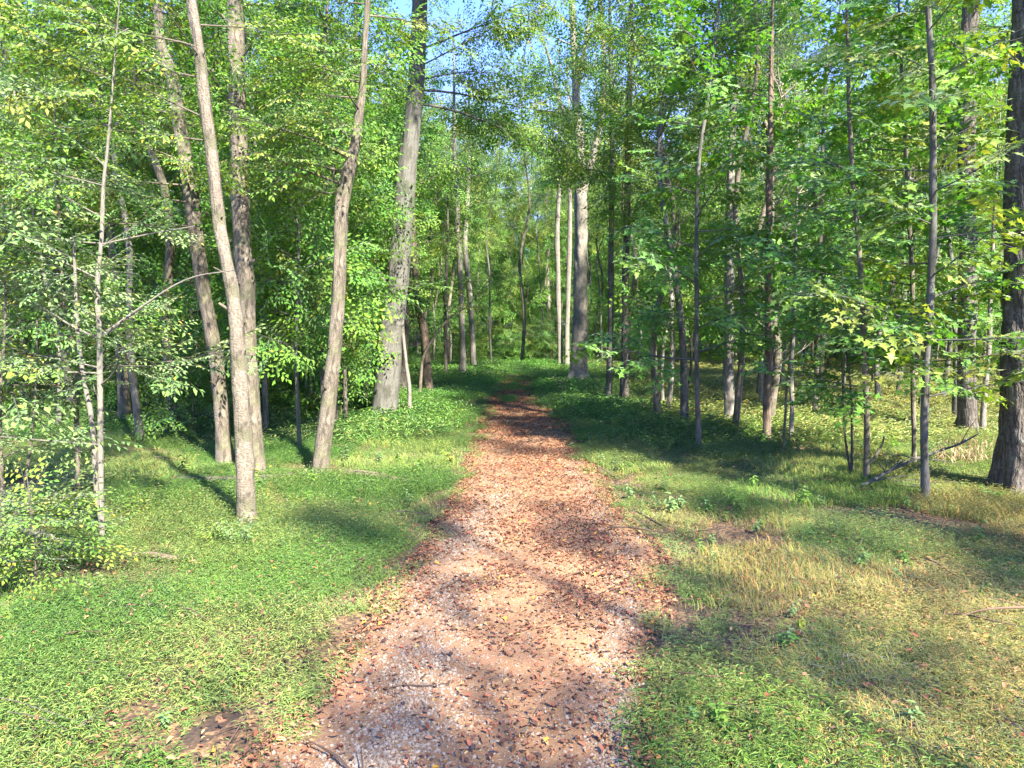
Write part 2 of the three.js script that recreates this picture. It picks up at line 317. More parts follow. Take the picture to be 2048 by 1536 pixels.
// gravel and fallen leaves
{
  const R = rng(77);
  const stone = (s) => { const g = new THREE.IcosahedronGeometry(1, 0), p = g.attributes.position, r = rng(s), mem = {}; for (let i = 0; i < p.count; i++) { const k = [p.getX(i), p.getY(i), p.getZ(i)].map((a) => a.toFixed(2)).join(); mem[k] ??= 0.7 + r() * 0.5; p.setXYZ(i, p.getX(i) * mem[k], p.getY(i) * mem[k] * 0.62, p.getZ(i) * mem[k] * 0.85); } g.computeVertexNormals(); return g; };
  const stoneMat = new THREE.MeshStandardMaterial({ roughness: 0.9, vertexColors: true });
  const lists = [[], []];
  let guard = 0;
  while (lists[0].length + lists[1].length < 26000 && guard++ < 400000) {
    const z = -4.2 - Math.pow(R(), 1.7) * 20, e = pathEdge(z), w = e.r - e.l, x = mix(e.l - 0.15, e.r + 0.15, R()), t = (x - e.l) / w;
    const wav = (fbm(z * 0.6, 4, 3) - 0.5) * 0.3;
    const band = Math.exp(-Math.pow((t - 0.2 - wav) / 0.13, 2)) * step(-16, -9, z) + 0.8 * Math.exp(-Math.pow((t - 0.9 - wav * 0.5) / 0.07, 2)) * step(-19, -11, z) + 0.08;
    if (R() > band * mix(0.5, 1.3, fbm(x * 3, z * 3, 3))) continue;
    const s = 0.006 + Math.pow(R(), 2.6) * 0.015, g = 0.095 + R() * 0.14, wm = 0.01 + R() * 0.02;
    place(lists[R() < 0.5 ? 0 : 1], x, ground(x, z) + 0.012 + s * 0.15, z, R() * 0.6, R() * 6.3, R() * 0.6, s, s, [g * 1.22 + wm, g * 1.03, g * 0.78 - wm * 0.3]);
  }
  const stones = [stone(5), stone(6)]; merged('gravel', lists.flatMap((l, k) => l.map(([m, c]) => [stones[k], m, c])), stoneMat, path).userData.label = 'loose pale grey gravel along the wheel tracks';

  const dry = (s, lobed) => { const b = new Buf(), r = rng(s); (lobed ? lobedInto : leafInto)(b, V(-0.5, 0, 0), V(1, 0, 0), V(0, 0, 1), V(0, 1, 0), 1, lobed ? 0.8 : 0.5, [1, 1, 1], 0.15 + r() * 0.3, (r() - 0.35) * 0.6); const g = b.geo(); return g; };
  const DRY = [dry(1), dry(2), dry(3), dry(4, true)];
  const dryCol = () => { const k = R(); return k < 0.52 ? jit(R, [0.22, 0.083, 0.042], 0.9) : k < 0.83 ? jit(R, [0.28, 0.135, 0.066], 0.8) : k < 0.95 ? jit(R, [0.075, 0.038, 0.027], 0.6) : k < 0.985 ? jit(R, [0.42, 0.27, 0.1], 0.4) : [0.5, 0.26, 0.03]; };
  const near = [], rest = DRY.map(() => []);
  const add = (x, z, lift) => {
    const s = R() < 0.68 ? 0.012 + R() * 0.026 : 0.036 + R() * 0.036, k = Math.floor(R() * DRY.length * 0.999), y = ground(x, z) + 0.022 + lift * R(), it = [];
    place(it, x, y, z, (R() - 0.5) * 0.9, R() * 6.3, (R() - 0.5) * 0.9, s, s * (0.6 + R() * 1.6), dryCol());
    if (z > -6.8 && s > 0.04 && lift < 0.03 && near.length < 300) near.push([k, ...it[0]]); else rest[k].push(it[0]);
  };
  guard = 0; let n = 0;
  while (n < 64000 && guard++ < 700000) {
    const z = -4.2 - Math.pow(R(), 1.45) * 36, e = pathEdge(z), w = e.r - e.l, x = mix(e.l - 0.22, e.r + 0.22, R()), t = (x - e.l) / w;
    const wav = (fbm(z * 0.6, 4, 3) - 0.5) * 0.3, onBand = Math.exp(-Math.pow((t - 0.2 - wav) / 0.11, 2)) * step(-14, -8, z);
    const cover = mix(0.25, 1, step(-5.8, -8, z)) * mix(0.35, 1, step(0.3, 0.62, fbm(x * 1.7 + 11, z * 1.7, 4))) * (1 - 0.6 * onBand) + (Math.abs(t - 0.5) > 0.5 ? 0.35 : 0);
    if (R() > cover) continue; add(x, z, 0.012); n++;
  }
  guard = 0; n = 0;
  while (n < 9000 && guard++ < 90000) {   // scattered through the grass
    const z = -4 - Math.pow(R(), 1.5) * 26, x = (R() - 0.5) * -z * 1.7; if (offPath(x, z) < 0.2) continue; add(x, z, 0.14); n++;
  }
  merged('leaf_litter', rest.flatMap((l, k) => l.map(([m, c]) => [DRY[k], m, c])), DRYLEAF, path).userData.label = 'reddish brown fallen leaves covering the path';
  const tones = new Map(), c = new THREE.Color();
  for (const [k, mt, col] of near) {
    const key = col.map((a) => Math.round(a * 24)).join();
    if (!tones.has(key)) { const m = leafMat(0.12, 0.05); m.vertexColors = false; m.color.setRGB(...col); tones.set(key, m); }
    const l = part('fallen_leaf', DRY[k], tones.get(key), path); l.applyMatrix4(mt);
  }
}

// ---------------------------------------------------------------- trees
function curveOf(pts, rad) { const c = new THREE.CatmullRomCurve3(pts, false, 'centripetal'); return (h) => { let lo = 0, hi = 1; for (let i = 0; i < 22; i++) { const m = (lo + hi) / 2; if (c.getPoint(m).y < h) lo = m; else hi = m; } const f = lo * (rad.length - 1), k = Math.min(rad.length - 2, Math.floor(f)); return { p: c.getPoint(lo), r: mix(rad[k], rad[k + 1], f - k) }; }; }
// limbs (each a part) and the leaf sprays they carry; positions relative to the tree's base
function grow(tree, at, spec, bark, seed, sprays) {
  const R = rng(seed), { base, top, n = 14, L = 3, kind = 'oval', pal = 'green', dens = 1, rise = 0.25, bare = 0.12, shape = 'layer', away = null, keep = 0.7, size = 1, droop = 0.03, loose = kind === 'coarse' || kind === 'mid' ? 2.2 : 1.1 } = spec;
  const pal_ = PAL[pal], az0 = R() * 6.28;
  for (let i = 0; i < n; i++) {
    const t = (i + R() * 0.8) / n, h = mix(base, top, t), { p, r } = at(h);
    let az = az0 + i * 2.4 + (R() - 0.5) * 0.9;
    if (away !== null && R() < keep) az = away + (R() - 0.5) * 2.2;
    const prof = shape === 'dome' ? 0.45 + 0.75 * Math.sin(Math.PI * Math.min(0.97, 0.18 + t * 0.8)) : 1 - 0.55 * t;
    const len = L * prof * (0.65 + R() * 0.6), el = rise + 0.12 + t * 0.5 * (shape === 'dome' ? 1.3 : 0.6) + (R() - 0.5) * 0.35;
    const d = V(Math.cos(az) * Math.cos(el), Math.sin(el), Math.sin(az) * Math.cos(el)), side = V(-Math.sin(az), 0, Math.cos(az));
    const pts = [p.clone()], rr = [Math.min(r * 0.5, 0.005 + len * 0.0075)]; const K = 5;
    let q = p.clone(), dd = d.clone();
    for (let k = 1; k <= K; k++) { dd.addScaledVector(side, (R() - 0.5) * 0.35).add(V(0, (R() - 0.5) * 0.2 + (shape === 'dome' ? 0.05 : -droop * 0.5), 0)).normalize(); q = q.clone().addScaledVector(dd, len / K); pts.push(q); rr.push(rr[0] * (1 - k / K * 0.85)); }
    const geos = [tube(pts, rr, 5, { rows: 7, seed: i })];
    const c = new THREE.CatmullRomCurve3(pts), ns = Math.max(4, Math.round(len * 4.6 * dens));
    for (let s = 0; s < ns; s++) {
      const u = mix(bare, 1, (s + R() * 0.6) / ns), O = c.getPoint(Math.min(1, u)), T = c.getTangent(Math.min(1, u));
      const a = (s % 2 ? 1 : -1) * (0.5 + R() * 0.5), sl = Math.max(0.25, len * (0.42 - 0.25 * u) * (0.6 + R() * 0.7)) * (s === ns - 1 ? 0.6 : 1);
      const b = V(T.x * Math.cos(a) - T.z * Math.sin(a), T.y * 0.6 + (R() - 0.5) * 0.9 - droop, T.x * Math.sin(a) + T.z * Math.cos(a)).normalize();
      if (sl > 0.3) geos.push(tube([O, O.clone().addScaledVector(b, sl * 0.5).add(V(0, (R() - 0.5) * 0.06, 0)), O.clone().addScaledVector(b, sl)], [rr[0] * 0.3, rr[0] * 0.22, 0.003], 3, { rows: 3 }));
      const m = Math.max(1, Math.round(sl / (0.24 * size * (kind === 'coarse' ? 1.6 : 1)) + R() * 0.7));
      for (let k = 0; k < m; k++) {
        const w = (k + 0.4 + R() * 0.5) / m, S = O.clone().addScaledVector(b, sl * w * 0.9), aa = (R() - 0.5) * 1.5;
        const yaw = Math.atan2(-(b.x * Math.sin(aa) + b.z * Math.cos(aa)), b.x * Math.cos(aa) - b.z * Math.sin(aa));
        const sc = size * (0.7 + R() * 0.6), col = jit(R, pal_[Math.floor(R() * pal_.length * 0.999)], 0.35);
        sprays.push([Math.floor(R() * 9), S, (R() - 0.5) * loose, yaw, (R() - 0.5) * loose + b.y * 0.6 - 0.05, sc, col]);
      }
    }
    part('limb', mergeGeometries(geos), bark, tree);
  }
}
function crownMerged(kind, sprays) {
  const gs = SPRAY[kind]; let nv = 0, ni = 0;
  for (const s of sprays) { const g = gs[s[0] % gs.length]; nv += g.attributes.position.count; ni += g.index.count; }
  const P = new Float32Array(nv * 3), N = new Float32Array(nv * 3), C = new Float32Array(nv * 3), I = new Uint32Array(ni); let o = 0, oi = 0; const l = [];
  for (const [k, S, rx, yaw, rz, sc, col] of sprays) {
    const g = gs[k % gs.length]; l.length = 0; place(l, S.x, S.y, S.z, rx, yaw, rz, sc, sc, col);
    const e = l[0][0].elements, p = g.attributes.position.array, n = g.attributes.normal.array, c = g.attributes.color.array, ix = g.index.array, is = 1 / sc;
    for (let i = 0; i < p.length; i += 3) { const q = o * 3 + i; for (let d = 0; d < 3; d++) { P[q + d] = e[d] * p[i] + e[4 + d] * p[i + 1] + e[8 + d] * p[i + 2] + e[12 + d]; N[q + d] = (e[d] * n[i] + e[4 + d] * n[i + 1] + e[8 + d] * n[i + 2]) * is; C[q + d] = c[i + d] * col[d]; } }
    for (let i = 0; i < ix.length; i++) I[oi + i] = ix[i] + o;
    o += p.length / 3; oi += ix.length;
  }
  triangles += ni / 3;
  const g = new THREE.BufferGeometry(); g.setAttribute('position', new THREE.BufferAttribute(P, 3)); g.setAttribute('normal', new THREE.BufferAttribute(N, 3)); g.setAttribute('color', new THREE.BufferAttribute(C, 3)); g.setIndex(new THREE.BufferAttribute(I, 1)); return g;
}
let triangles = 0;

// a surveyed tree: trunk points [px, py, width px] from the base up, at the depth of its base
function surveyed(name, label, bark, px, height, crowns, o = {}) {
  const b = onGround(px[0][0], px[0][1]), z = b.z; if (o.depth) { b.z = -o.depth; b.x = onPlane(px[0][0], px[0][1], -o.depth).x; }
  const zz = b.z, R = rng(Math.round(px[0][0] * 7 + px[0][1]));
  b.y = ground(b.x, zz);
  const pts = [], rad = [];
  px.forEach(([x, y, w], i) => { const q = onPlane(x, y, zz); if (i === 0) q.y = b.y - 0.12; pts.push(q.sub(b)); rad.push(w * -zz / FOCAL / 2); });
  let last = pts[pts.length - 1], dir = last.clone().sub(pts[pts.length - 2]).normalize();
  const r1 = rad[rad.length - 1]; let k = 0; const H0 = last.y;
  while (last.y < height - 0.5 && k++ < 20) { dir.lerp(V((R() - 0.5) * 0.2, 1, (R() - 0.5) * 0.2), 0.3).normalize(); last = last.clone().addScaledVector(dir, Math.min(2.2, Math.max(0.6, height - last.y))); pts.push(last); rad.push(r1 * Math.max(0.12, 1 - 0.85 * (last.y - H0) / Math.max(1, height - H0))); }
  const tree = thing(name, label, o.category || 'tree', b, o.group);
  const near = -zz < 20, big = rad[0] > 0.1;
  part('trunk', tube(pts, rad, o.radial || (big ? (near ? 22 : 14) : 8), { rough: o.rough ?? rad[0] * 0.16, lobes: o.lobes ?? (big ? 3 : 0), flare: o.flare ?? (big ? 0.3 : 0.1), seed: px[0][0] % 17 + 1, rows: o.rows || (near && big ? 60 : 26) }), BARK[bark], tree);
  const at = curveOf(pts, rad); tree.userData.at = at;
  for (const st of o.stems || []) {      // further stems, from the frame too
    const sp = [], sr = []; st.forEach(([x, y, w]) => { sp.push(onPlane(x, y, zz + (o.stemZ || 0)).sub(b)); sr.push(w * -zz / FOCAL / 2); });
    part('limb', tube(sp, sr, 8, { rows: 14, rough: sr[0] * 0.1, seed: sp.length }), BARK[bark], tree);
  }
  crowns.forEach((c, i) => { const s = []; grow(tree, at, c, BARK[bark], px[0][0] * 3 + i * 911, s); part('crown', crownMerged(c.kind || 'oval', s), LEAF, tree, 'stuff'); });
  return tree;
}
console.log('setting done');

// ---- left of the path, near to far
const G = { b: 'green', o: 'oval' };
surveyed('elm_sapling', 'pale two-stemmed sapling at the left edge of the grass, a long bare branch reaching right', 'pale',
  [[203, 1088, 13], [201, 890, 11], [199, 676, 11], [195, 578, 9], [203, 480, 8], [208, 359, 7], [215, 300, 6]], 7.6,
  [{ base: 2.3, top: 7.4, n: 14, L: 1.9, kind: 'oval', pal: 'bright', dens: 0.9, rise: 0.1, away: Math.PI }, { base: 1.3, top: 4.2, n: 8, L: 1.5, kind: 'small', pal: 'pale', dens: 0.45, bare: 0.5 }],
  { category: 'sapling', stems: [[[202, 1040, 10], [195, 1000, 10], [183, 832, 10], [172, 781, 9], [156, 676, 8], [152, 598, 7], [148, 470, 5]], [[204, 672, 8], [273, 621, 5], [375, 558, 3], [470, 540, 2]], [[196, 676, 6], [150, 655, 4.5], [70, 605, 3]], [[206, 488, 4], [290, 470, 3], [390, 452, 2]]] });
surveyed('slender_sapling', 'thin crooked sapling just left of the two-stemmed one, foot hidden in weeds', 'mottled',
  [[148, 1047, 11], [156, 930, 10], [152, 800, 9], [150, 720, 9], [128, 600, 7], [120, 480, 6]], 6.5,
  [{ base: 1.6, top: 6.3, n: 18, L: 1.9, kind: 'oval', pal: 'pale', dens: 0.85, rise: 0.05, away: Math.PI * 0.95 }], { category: 'sapling' });
surveyed('leafy_shrub', 'dense pale-leaved shrub filling the left edge of the picture', 'mottled',
  [[6, 1100, 10], [4, 970, 8], [0, 800, 7], [10, 640, 5]], 4.8,
  [{ base: 0.35, top: 5, n: 24, L: 1.5, kind: 'oval', pal: 'pale', dens: 0.75, rise: 0.15, bare: 0.2 }], { category: 'shrub', stems: [[[10, 1095, 8], [50, 960, 6], [70, 800, 4.5], [74, 640, 3]], [[2, 1095, 8], [-30, 930, 6], [-60, 760, 4]]] });
surveyed('privet_bush', 'low dark green bush in shade below the pale shrub at the left edge', 'mottled',
  [[70, 1180, 7], [72, 1120, 6], [66, 1060, 4]], 1.3, [{ base: 0.1, top: 0.9, n: 12, L: 0.6, kind: 'small', pal: 'bright', dens: 1.6, rise: 0.4, bare: 0.1 }], { category: 'bush' });
surveyed('brown_tree', 'slim brown trunk behind the two-stemmed sapling', 'mottled',
  [[250, 846, 24], [244, 734, 20], [236, 617, 18], [230, 539, 17], [226, 496, 17], [219, 393, 16], [214, 308, 15], [212, 256, 14]], 14,
  [{ base: 4.5, top: 13, n: 15, L: 3, kind: 'mid', pal: 'bright', dens: 0.6 }]);
surveyed('hollow_tree', 'leaning tan trunk with a dark knot hole, leftmost of the close trio', 'mottled',
  [[452, 932, 38], [448, 880, 30], [441, 793, 28], [422, 656, 27], [406, 578, 26], [393, 478, 27], [379, 376, 27], [362, 273, 26], [352, 205, 24], [342, 147, 22], [321, 85, 19], [316, 0, 17]], 15,
  [{ base: 4.6, top: 9, n: 13, L: 2.6, kind: 'oval', pal: 'bright', dens: 0.75, rise: 0, away: Math.PI }, { base: 10, top: 14.5, n: 9, L: 3, kind: 'mid', pal: 'bright', dens: 0.45, shape: 'dome' }], { flare: 0.35 });
surveyed('tan_tree', 'front trunk of the close trio, tan bark, foot among pale weeds', 'mottled',
  [[494, 1062, 40], [491, 990, 37], [488, 890, 35], [478, 734, 31], [467, 598, 28], [457, 539, 26], [448, 496, 25], [437, 427, 23], [424, 308, 22], [410, 205, 21], [400, 103, 19], [386, 17, 18]], 13,
  [{ base: 4.8, top: 8, n: 8, L: 2, kind: 'oval', pal: 'bright', dens: 0.7, rise: 0.05, away: Math.PI * 1.1, keep: 0.9 }], { flare: 0.2 });
surveyed('straight_oak', 'straight grey-brown trunk standing right behind the close trio', 'mottled',
  [[512, 952, 42], [507, 880, 37], [502, 800, 35], [496, 695, 34], [492, 559, 34], [485, 496, 34], [479, 342, 33], [475, 205, 31], [470, 0, 29]], 20,
  [{ base: 6.5, top: 11, n: 9, L: 2.6, kind: 'oval', pal: 'green', dens: 0.6 }, { base: 14, top: 19, n: 4, L: 3, kind: 'coarse', pal: 'green', dens: 0.3, shape: 'dome' }]);
surveyed('curved_tree', 'lone tan trunk curving right, between the close trio and the large grey beech', 'mottled',
  [[640, 950, 38], [641, 925, 35], [648, 871, 32], [660, 773, 29], [670, 676, 27], [676, 598, 26], [680, 500, 26], [684, 410, 26], [695, 350, 25], [706, 305, 20], [722, 200, 14], [730, 100, 11]], 12,
  [{ base: 5.2, top: 11, n: 24, L: 2.3, kind: 'oval', pal: 'bright', dens: 0.8, rise: 0, away: Math.PI, keep: 0.78 }], { flare: 0.2 });
surveyed('beech_tree', 'thickest smooth grey trunk left of the path, leaning slightly right, flared root', 'smooth',
  [[769, 838, 54], [772, 800, 51], [776, 758, 51], [781, 689, 50], [788, 638, 45], [797, 553, 42], [803, 484, 41], [809, 410, 38], [814, 342, 36], [822, 274, 33], [833, 171, 31], [837, 85, 29], [839, 0, 28]], 24,
  [{ base: 9, top: 14.5, n: 13, L: 5, kind: 'mid', pal: 'bright', dens: 0.45, rise: 0.1, away: 0.2, bare: 0.3 }, { base: 15, top: 23, n: 6, L: 4, kind: 'coarse', pal: 'green', dens: 0.3, shape: 'dome' }], { flare: 0.22, lobes: 4, radial: 30, rows: 70, rough: 0.05 });
surveyed('shaded_tree', 'straight dark trunk close behind the large grey beech, nearer the path', 'furrowed', [[806, 793, 20], [808, 700, 17], [812, 600, 16], [818, 480, 15], [822, 380, 14]], 17, [{ base: 7, top: 16, n: 9, L: 3, kind: 'mid', pal: 'green', dens: 0.45 }]);
surveyed('leaning_tree', 'reddish sunlit trunk leaning left behind the large grey beech', 'stringy', [[857, 788, 22], [854, 740, 18], [850, 672, 17], [839, 621, 16], [833, 570, 14], [826, 480, 12]], 12, [{ base: 5, top: 11, n: 9, L: 2.4, kind: 'mid', pal: 'bright', dens: 0.5 }]);
surveyed('bent_sapling', 'thin sapling arching right over the grass bank left of the path', 'mottled', [[839, 798, 7], [843, 740, 6.5], [846, 716, 6], [873, 668, 5], [901, 634, 4], [935, 612, 3]], 5, [{ base: 3.2, top: 4.4, n: 7, L: 1.3, kind: 'oval', pal: 'bright', dens: 0.6 }], { category: 'sapling' });
surveyed('upright_sapling', 'thin upright stem at the right foot of the large grey beech', 'pale', [[818, 839, 9], [819, 780, 8], [812, 723, 7], [806, 660, 6], [804, 560, 5]], 6, [{ base: 3.2, top: 5.8, n: 8, L: 1.3, kind: 'oval', pal: 'green', dens: 0.6 }], { category: 'sapling' });
surveyed('grey_tree', 'straight brown-grey trunk on the left bank where the path narrows', 'pale', [[924, 758, 16], [926, 720, 13], [925, 689, 12], [923, 621, 12], [920, 535, 11], [916, 467, 11], [914, 400, 10]], 17, [{ base: 7.5, top: 16, n: 12, L: 3, kind: 'mid', pal: 'bright', dens: 0.45 }]);
surveyed('pale_tree', 'pale-topped trunk right of the brown-grey one on the left bank, farther back', 'pale', [[948, 741, 12], [945, 672, 11], [942, 621, 11], [938, 570, 10], [930, 484, 9.5], [933, 440, 9], [936, 380, 8]], 18, [{ base: 8.5, top: 17, n: 11, L: 3, kind: 'mid', pal: 'pale', dens: 0.4 }]);
surveyed('dark_tree', 'very thin dark trunk between the leaning reddish trunk and the path', 'furrowed', [[892, 758, 8], [891, 700, 7], [890, 655, 6.5], [892, 560, 6]], 12, [{ base: 6, top: 11.5, n: 8, L: 2, kind: 'mid', pal: 'green', dens: 0.5 }]);
surveyed('burled_tree', 'dark trunk with a swollen burl low on its side, left of the large grey beech', 'furrowed', [[724, 812, 18], [730, 770, 15], [733, 733, 20], [732, 700, 16], [730, 621, 15], [728, 484, 14], [724, 380, 13]], 17, [{ base: 6, top: 16, n: 14, L: 3, kind: 'mid', pal: 'green', dens: 0.5 }]);
surveyed('grey_pole_tree', 'slim grey trunk in shade just right of the close trio', 'smooth', [[532, 874, 14], [531, 800, 12], [530, 720, 12], [526, 640, 11], [522, 520, 10]], 11, [{ base: 4.6, top: 10.5, n: 12, L: 2.2, kind: 'oval', pal: 'green', dens: 0.5 }]);
surveyed('crooked_sapling', 'crooked forked sapling in deep shade left of the lone curving trunk', 'pale', [[611, 835, 7], [613, 770, 6.5], [608, 725, 6], [602, 690, 5], [600, 640, 4], [606, 580, 3.5]], 5.5, [{ base: 2.6, top: 5.2, n: 9, L: 1.5, kind: 'oval', pal: 'deep', dens: 0.6 }], { category: 'sapling', stems: [[[608, 725, 4], [616, 712, 3.5], [622, 690, 2.5]]] });
surveyed('thin_dark_pole', 'very thin stem close behind the lone curving trunk', 'furrowed', [[692, 846, 9], [690, 760, 8], [685, 640, 7], [688, 520, 7]], 11, [{ base: 4.5, top: 10.5, n: 10, L: 2, kind: 'mid', pal: 'green', dens: 0.5 }]);
surveyed('slanting_tree', 'dark mossy trunk slanting left high behind the trio', 'furrowed', [[420, 812, 18], [395, 640, 17], [362, 490, 16], [328, 393, 15], [282, 300, 15], [239, 205, 14], [178, 79, 13], [137, 0, 12]], 16, [{ base: 6, top: 15, n: 12, L: 3, kind: 'mid', pal: 'yellow', dens: 0.5 }]);

// ---- right of the path
surveyed('great_oak', 'massive forked oak beside the far end of the path, its foot in debris', 'pale',
  [[1155, 772, 48], [1156, 740, 34], [1158, 700, 30], [1161, 621, 27], [1162, 518, 26], [1162, 479, 26], [1161, 376, 23], [1161, 308, 18], [1155, 239, 15], [1150, 130, 12], [1143, 0, 10]], 26,
  [{ base: 11, top: 16, n: 8, L: 4, kind: 'mid', pal: 'green', dens: 0.35, bare: 0.5 }, { base: 14, top: 25, n: 16, L: 6, kind: 'mid', pal: 'pale', dens: 0.3, shape: 'dome', bare: 0.35, size: 1.15 }],
  { flare: 0.5, lobes: 5, radial: 28, rows: 60, stems: [[[1165, 390, 16], [1178, 342, 15], [1191, 290, 14], [1201, 239, 13], [1208, 137, 10], [1200, 0, 8]], [[1158, 262, 9], [1147, 253, 8], [1120, 205, 7], [1100, 120, 5], [1070, 40, 4]], [[1155, 180, 8], [1172, 80, 7], [1185, 0, 6]], [[1163, 770, 12], [1168, 720, 6], [1166, 640, 4]]] });
surveyed('whitish_tree', 'whitish trunk left of the great oak, the paler of two behind it', 'pale', [[1121, 741, 12], [1120, 672, 10], [1117, 600, 10], [1116, 535, 10], [1114, 467, 10], [1118, 390, 8]], 19, [{ base: 10, top: 18, n: 10, L: 3, kind: 'mid', pal: 'pale', dens: 0.35 }]);
surveyed('narrow_grey_tree', 'narrow grey trunk wedged between the whitish trunk and the great oak', 'pale', [[1134, 742, 11], [1134, 672, 9], [1136, 600, 9], [1139, 501, 9], [1140, 400, 8]], 19, [{ base: 10, top: 18, n: 9, L: 2.6, kind: 'mid', pal: 'green', dens: 0.35 }]);
surveyed('bare_pole_tree', 'thinner left one of the two bare poles right of the path', 'smooth', [[1217, 803, 14], [1219, 740, 12], [1221, 655, 11.5], [1222, 518, 11], [1223, 410, 10], [1224, 273, 9], [1222, 160, 8]], 17, [{ base: 7.4, top: 16.5, n: 14, L: 2.7, kind: 'mid', pal: 'yellow', dens: 0.45 }], { flare: 0.15 });
surveyed('stout_pole_tree', 'thicker right one of the two bare poles right of the path', 'furrowed', [[1248, 806, 19], [1249, 750, 16], [1250, 689, 15], [1251, 552, 14], [1254, 450, 13.5], [1255, 380, 13], [1258, 205, 11], [1262, 100, 10]], 18, [{ base: 7.8, top: 17, n: 13, L: 3, kind: 'mid', pal: 'green', dens: 0.45 }], { flare: 0.2 });
surveyed('maple_sapling', 'slim lichen-grey maple, nearest to the path on the right', 'smooth', [[1398, 902, 13], [1397, 860, 11], [1395, 792, 10], [1393, 700, 9], [1394, 600, 9], [1393, 511, 8.5], [1395, 365, 8], [1402, 285, 7.5], [1413, 219, 7], [1435, 36, 5]], 11, [{ base: 1.9, top: 10.5, n: 26, L: 2.1, kind: 'lobed', pal: 'green', dens: 0.52, rise: 0.15 }], { category: 'maple' });
surveyed('silver_tree', 'straight pale silvery trunk, brightly sunlit, right of the slim lichen-grey maple', 'pale', [[1459, 856, 23], [1459, 820, 20.5], [1457, 755, 20], [1458, 700, 19], [1459, 628, 18], [1459, 536, 18], [1460, 440, 17], [1461, 365, 16], [1466, 237, 15], [1479, 128, 14], [1482, 0, 13]], 20, [{ base: 7, top: 12, n: 8, L: 2.6, kind: 'mid', pal: 'green', dens: 0.4 }, { base: 15, top: 19, n: 4, L: 3, kind: 'coarse', pal: 'green', dens: 0.3, shape: 'dome' }], { flare: 0.12 });
surveyed('red_cedar', 'reddish stringy-barked cedar with many dead bare twigs', 'stringy', [[1533, 890, 22], [1533, 860, 16], [1534, 810, 15], [1537, 719, 15], [1537, 610, 14], [1537, 518, 13], [1539, 365, 12], [1541, 219, 10], [1543, 109, 8]], 11, [{ base: 8.2, top: 10.8, n: 10, L: 1.3, kind: 'fine', pal: 'cedar', dens: 1.2 }], { flare: 0.35, category: 'cedar' });
surveyed('forked_white_oak', 'big pale trunk forking high up behind the cedar', 'pale', [[1545, 757, 34], [1547, 700, 28], [1550, 600, 27], [1552, 480, 26], [1556, 292, 25], [1560, 200, 24], [1563, 146, 20], [1563, 18, 14]], 25, [{ base: 12, top: 24, n: 12, L: 4.2, kind: 'coarse', pal: 'green', dens: 0.3, shape: 'dome' }], { stems: [[[1561, 170, 18], [1574, 110, 17], [1590, 36, 16], [1600, -40, 14]]], flare: 0.3 });
surveyed('wand_sapling', 'thin crooked wand of a sapling right of the cedar, nearer the camera', 'mottled', [[1569, 914, 6], [1568, 870, 5.5], [1571, 828, 5.5], [1572, 790, 5], [1577, 740, 4.5], [1584, 660, 3.5]], 4.6, [{ base: 2.2, top: 4.4, n: 9, L: 1, kind: 'lobed', pal: 'green', dens: 0.49 }], { category: 'sapling' });
surveyed('short_pole_tree', 'short sunlit pole right of the cedar and its wand-like sapling', 'pale', [[1581, 888, 12], [1583, 850, 10], [1584, 800, 9], [1582, 740, 9], [1586, 680, 8], [1590, 560, 7]], 8.5, [{ base: 3, top: 8, n: 15, L: 2, kind: 'lobed', pal: 'green', dens: 0.37 }]);
surveyed('slim_maple', 'slim dark maple midway between the cedar and the tall twin stems', 'furrowed', [[1628, 845, 12], [1631, 790, 10], [1634, 720, 9], [1638, 573, 9], [1642, 440, 8], [1645, 300, 7]], 11, [{ base: 2.4, top: 10.5, n: 20, L: 2.3, kind: 'lobed', pal: 'green', dens: 0.37 }], { category: 'maple' });
surveyed('brown_pole_maple', 'brown pole with a bent stub branch at its foot, above the fallen bough', 'mottled', [[1733, 965, 14], [1733, 920, 12], [1733, 828, 11.5], [1729, 719, 11.5], [1725, 610, 11], [1719, 511, 10.5], [1707, 365, 9.5], [1698, 219, 8.5], [1696, 109, 7]], 9.5, [{ base: 1.6, top: 9.3, n: 22, L: 1.9, kind: 'lobed', pal: 'green', dens: 0.49, rise: 0.1 }], { category: 'maple', stems: [[[1733, 935, 6], [1748, 915, 5.5], [1764, 890, 4.5], [1768, 872, 3]], [[1733, 955, 7], [1718, 962, 6], [1712, 978, 4]]] });
surveyed('whip_sapling', 'pair of thin dark whips left of the brown pole', 'furrowed', [[1703, 958, 8], [1704, 900, 6], [1704, 850, 5], [1700, 760, 4], [1692, 700, 3.5]], 3.6, [{ base: 1.6, top: 3.4, n: 9, L: 0.9, kind: 'lobed', pal: 'green', dens: 0.55 }], { category: 'sapling', stems: [[[1702, 950, 5], [1692, 890, 4.5], [1687, 820, 4], [1684, 730, 3], [1680, 690, 2]]] });
surveyed('tall_oak', 'tall thick grey trunk in mid-wood between the brown pole and the right pair of maples', 'pale', [[1792, 765, 36], [1793, 730, 27], [1797, 646, 25], [1806, 536, 25], [1811, 470, 24], [1818, 360, 23], [1826, 260, 22], [1840, 146, 20], [1846, 40, 18]], 25, [{ base: 11, top: 24, n: 14, L: 4.2, kind: 'coarse', pal: 'green', dens: 0.3, shape: 'dome' }], { flare: 0.3 });
surveyed('thin_maple', 'thin brown maple stem standing behind the fallen bough', 'mottled', [[1829, 940, 11], [1828, 880, 9.5], [1826, 755, 9.5], [1826, 610, 9], [1822, 500, 8.5], [1815, 365, 8], [1806, 219, 7], [1802, 109, 6]], 10, [{ base: 2, top: 9.6, n: 22, L: 2, kind: 'lobed', pal: 'green', dens: 0.46, rise: 0.1 }], { category: 'maple' });
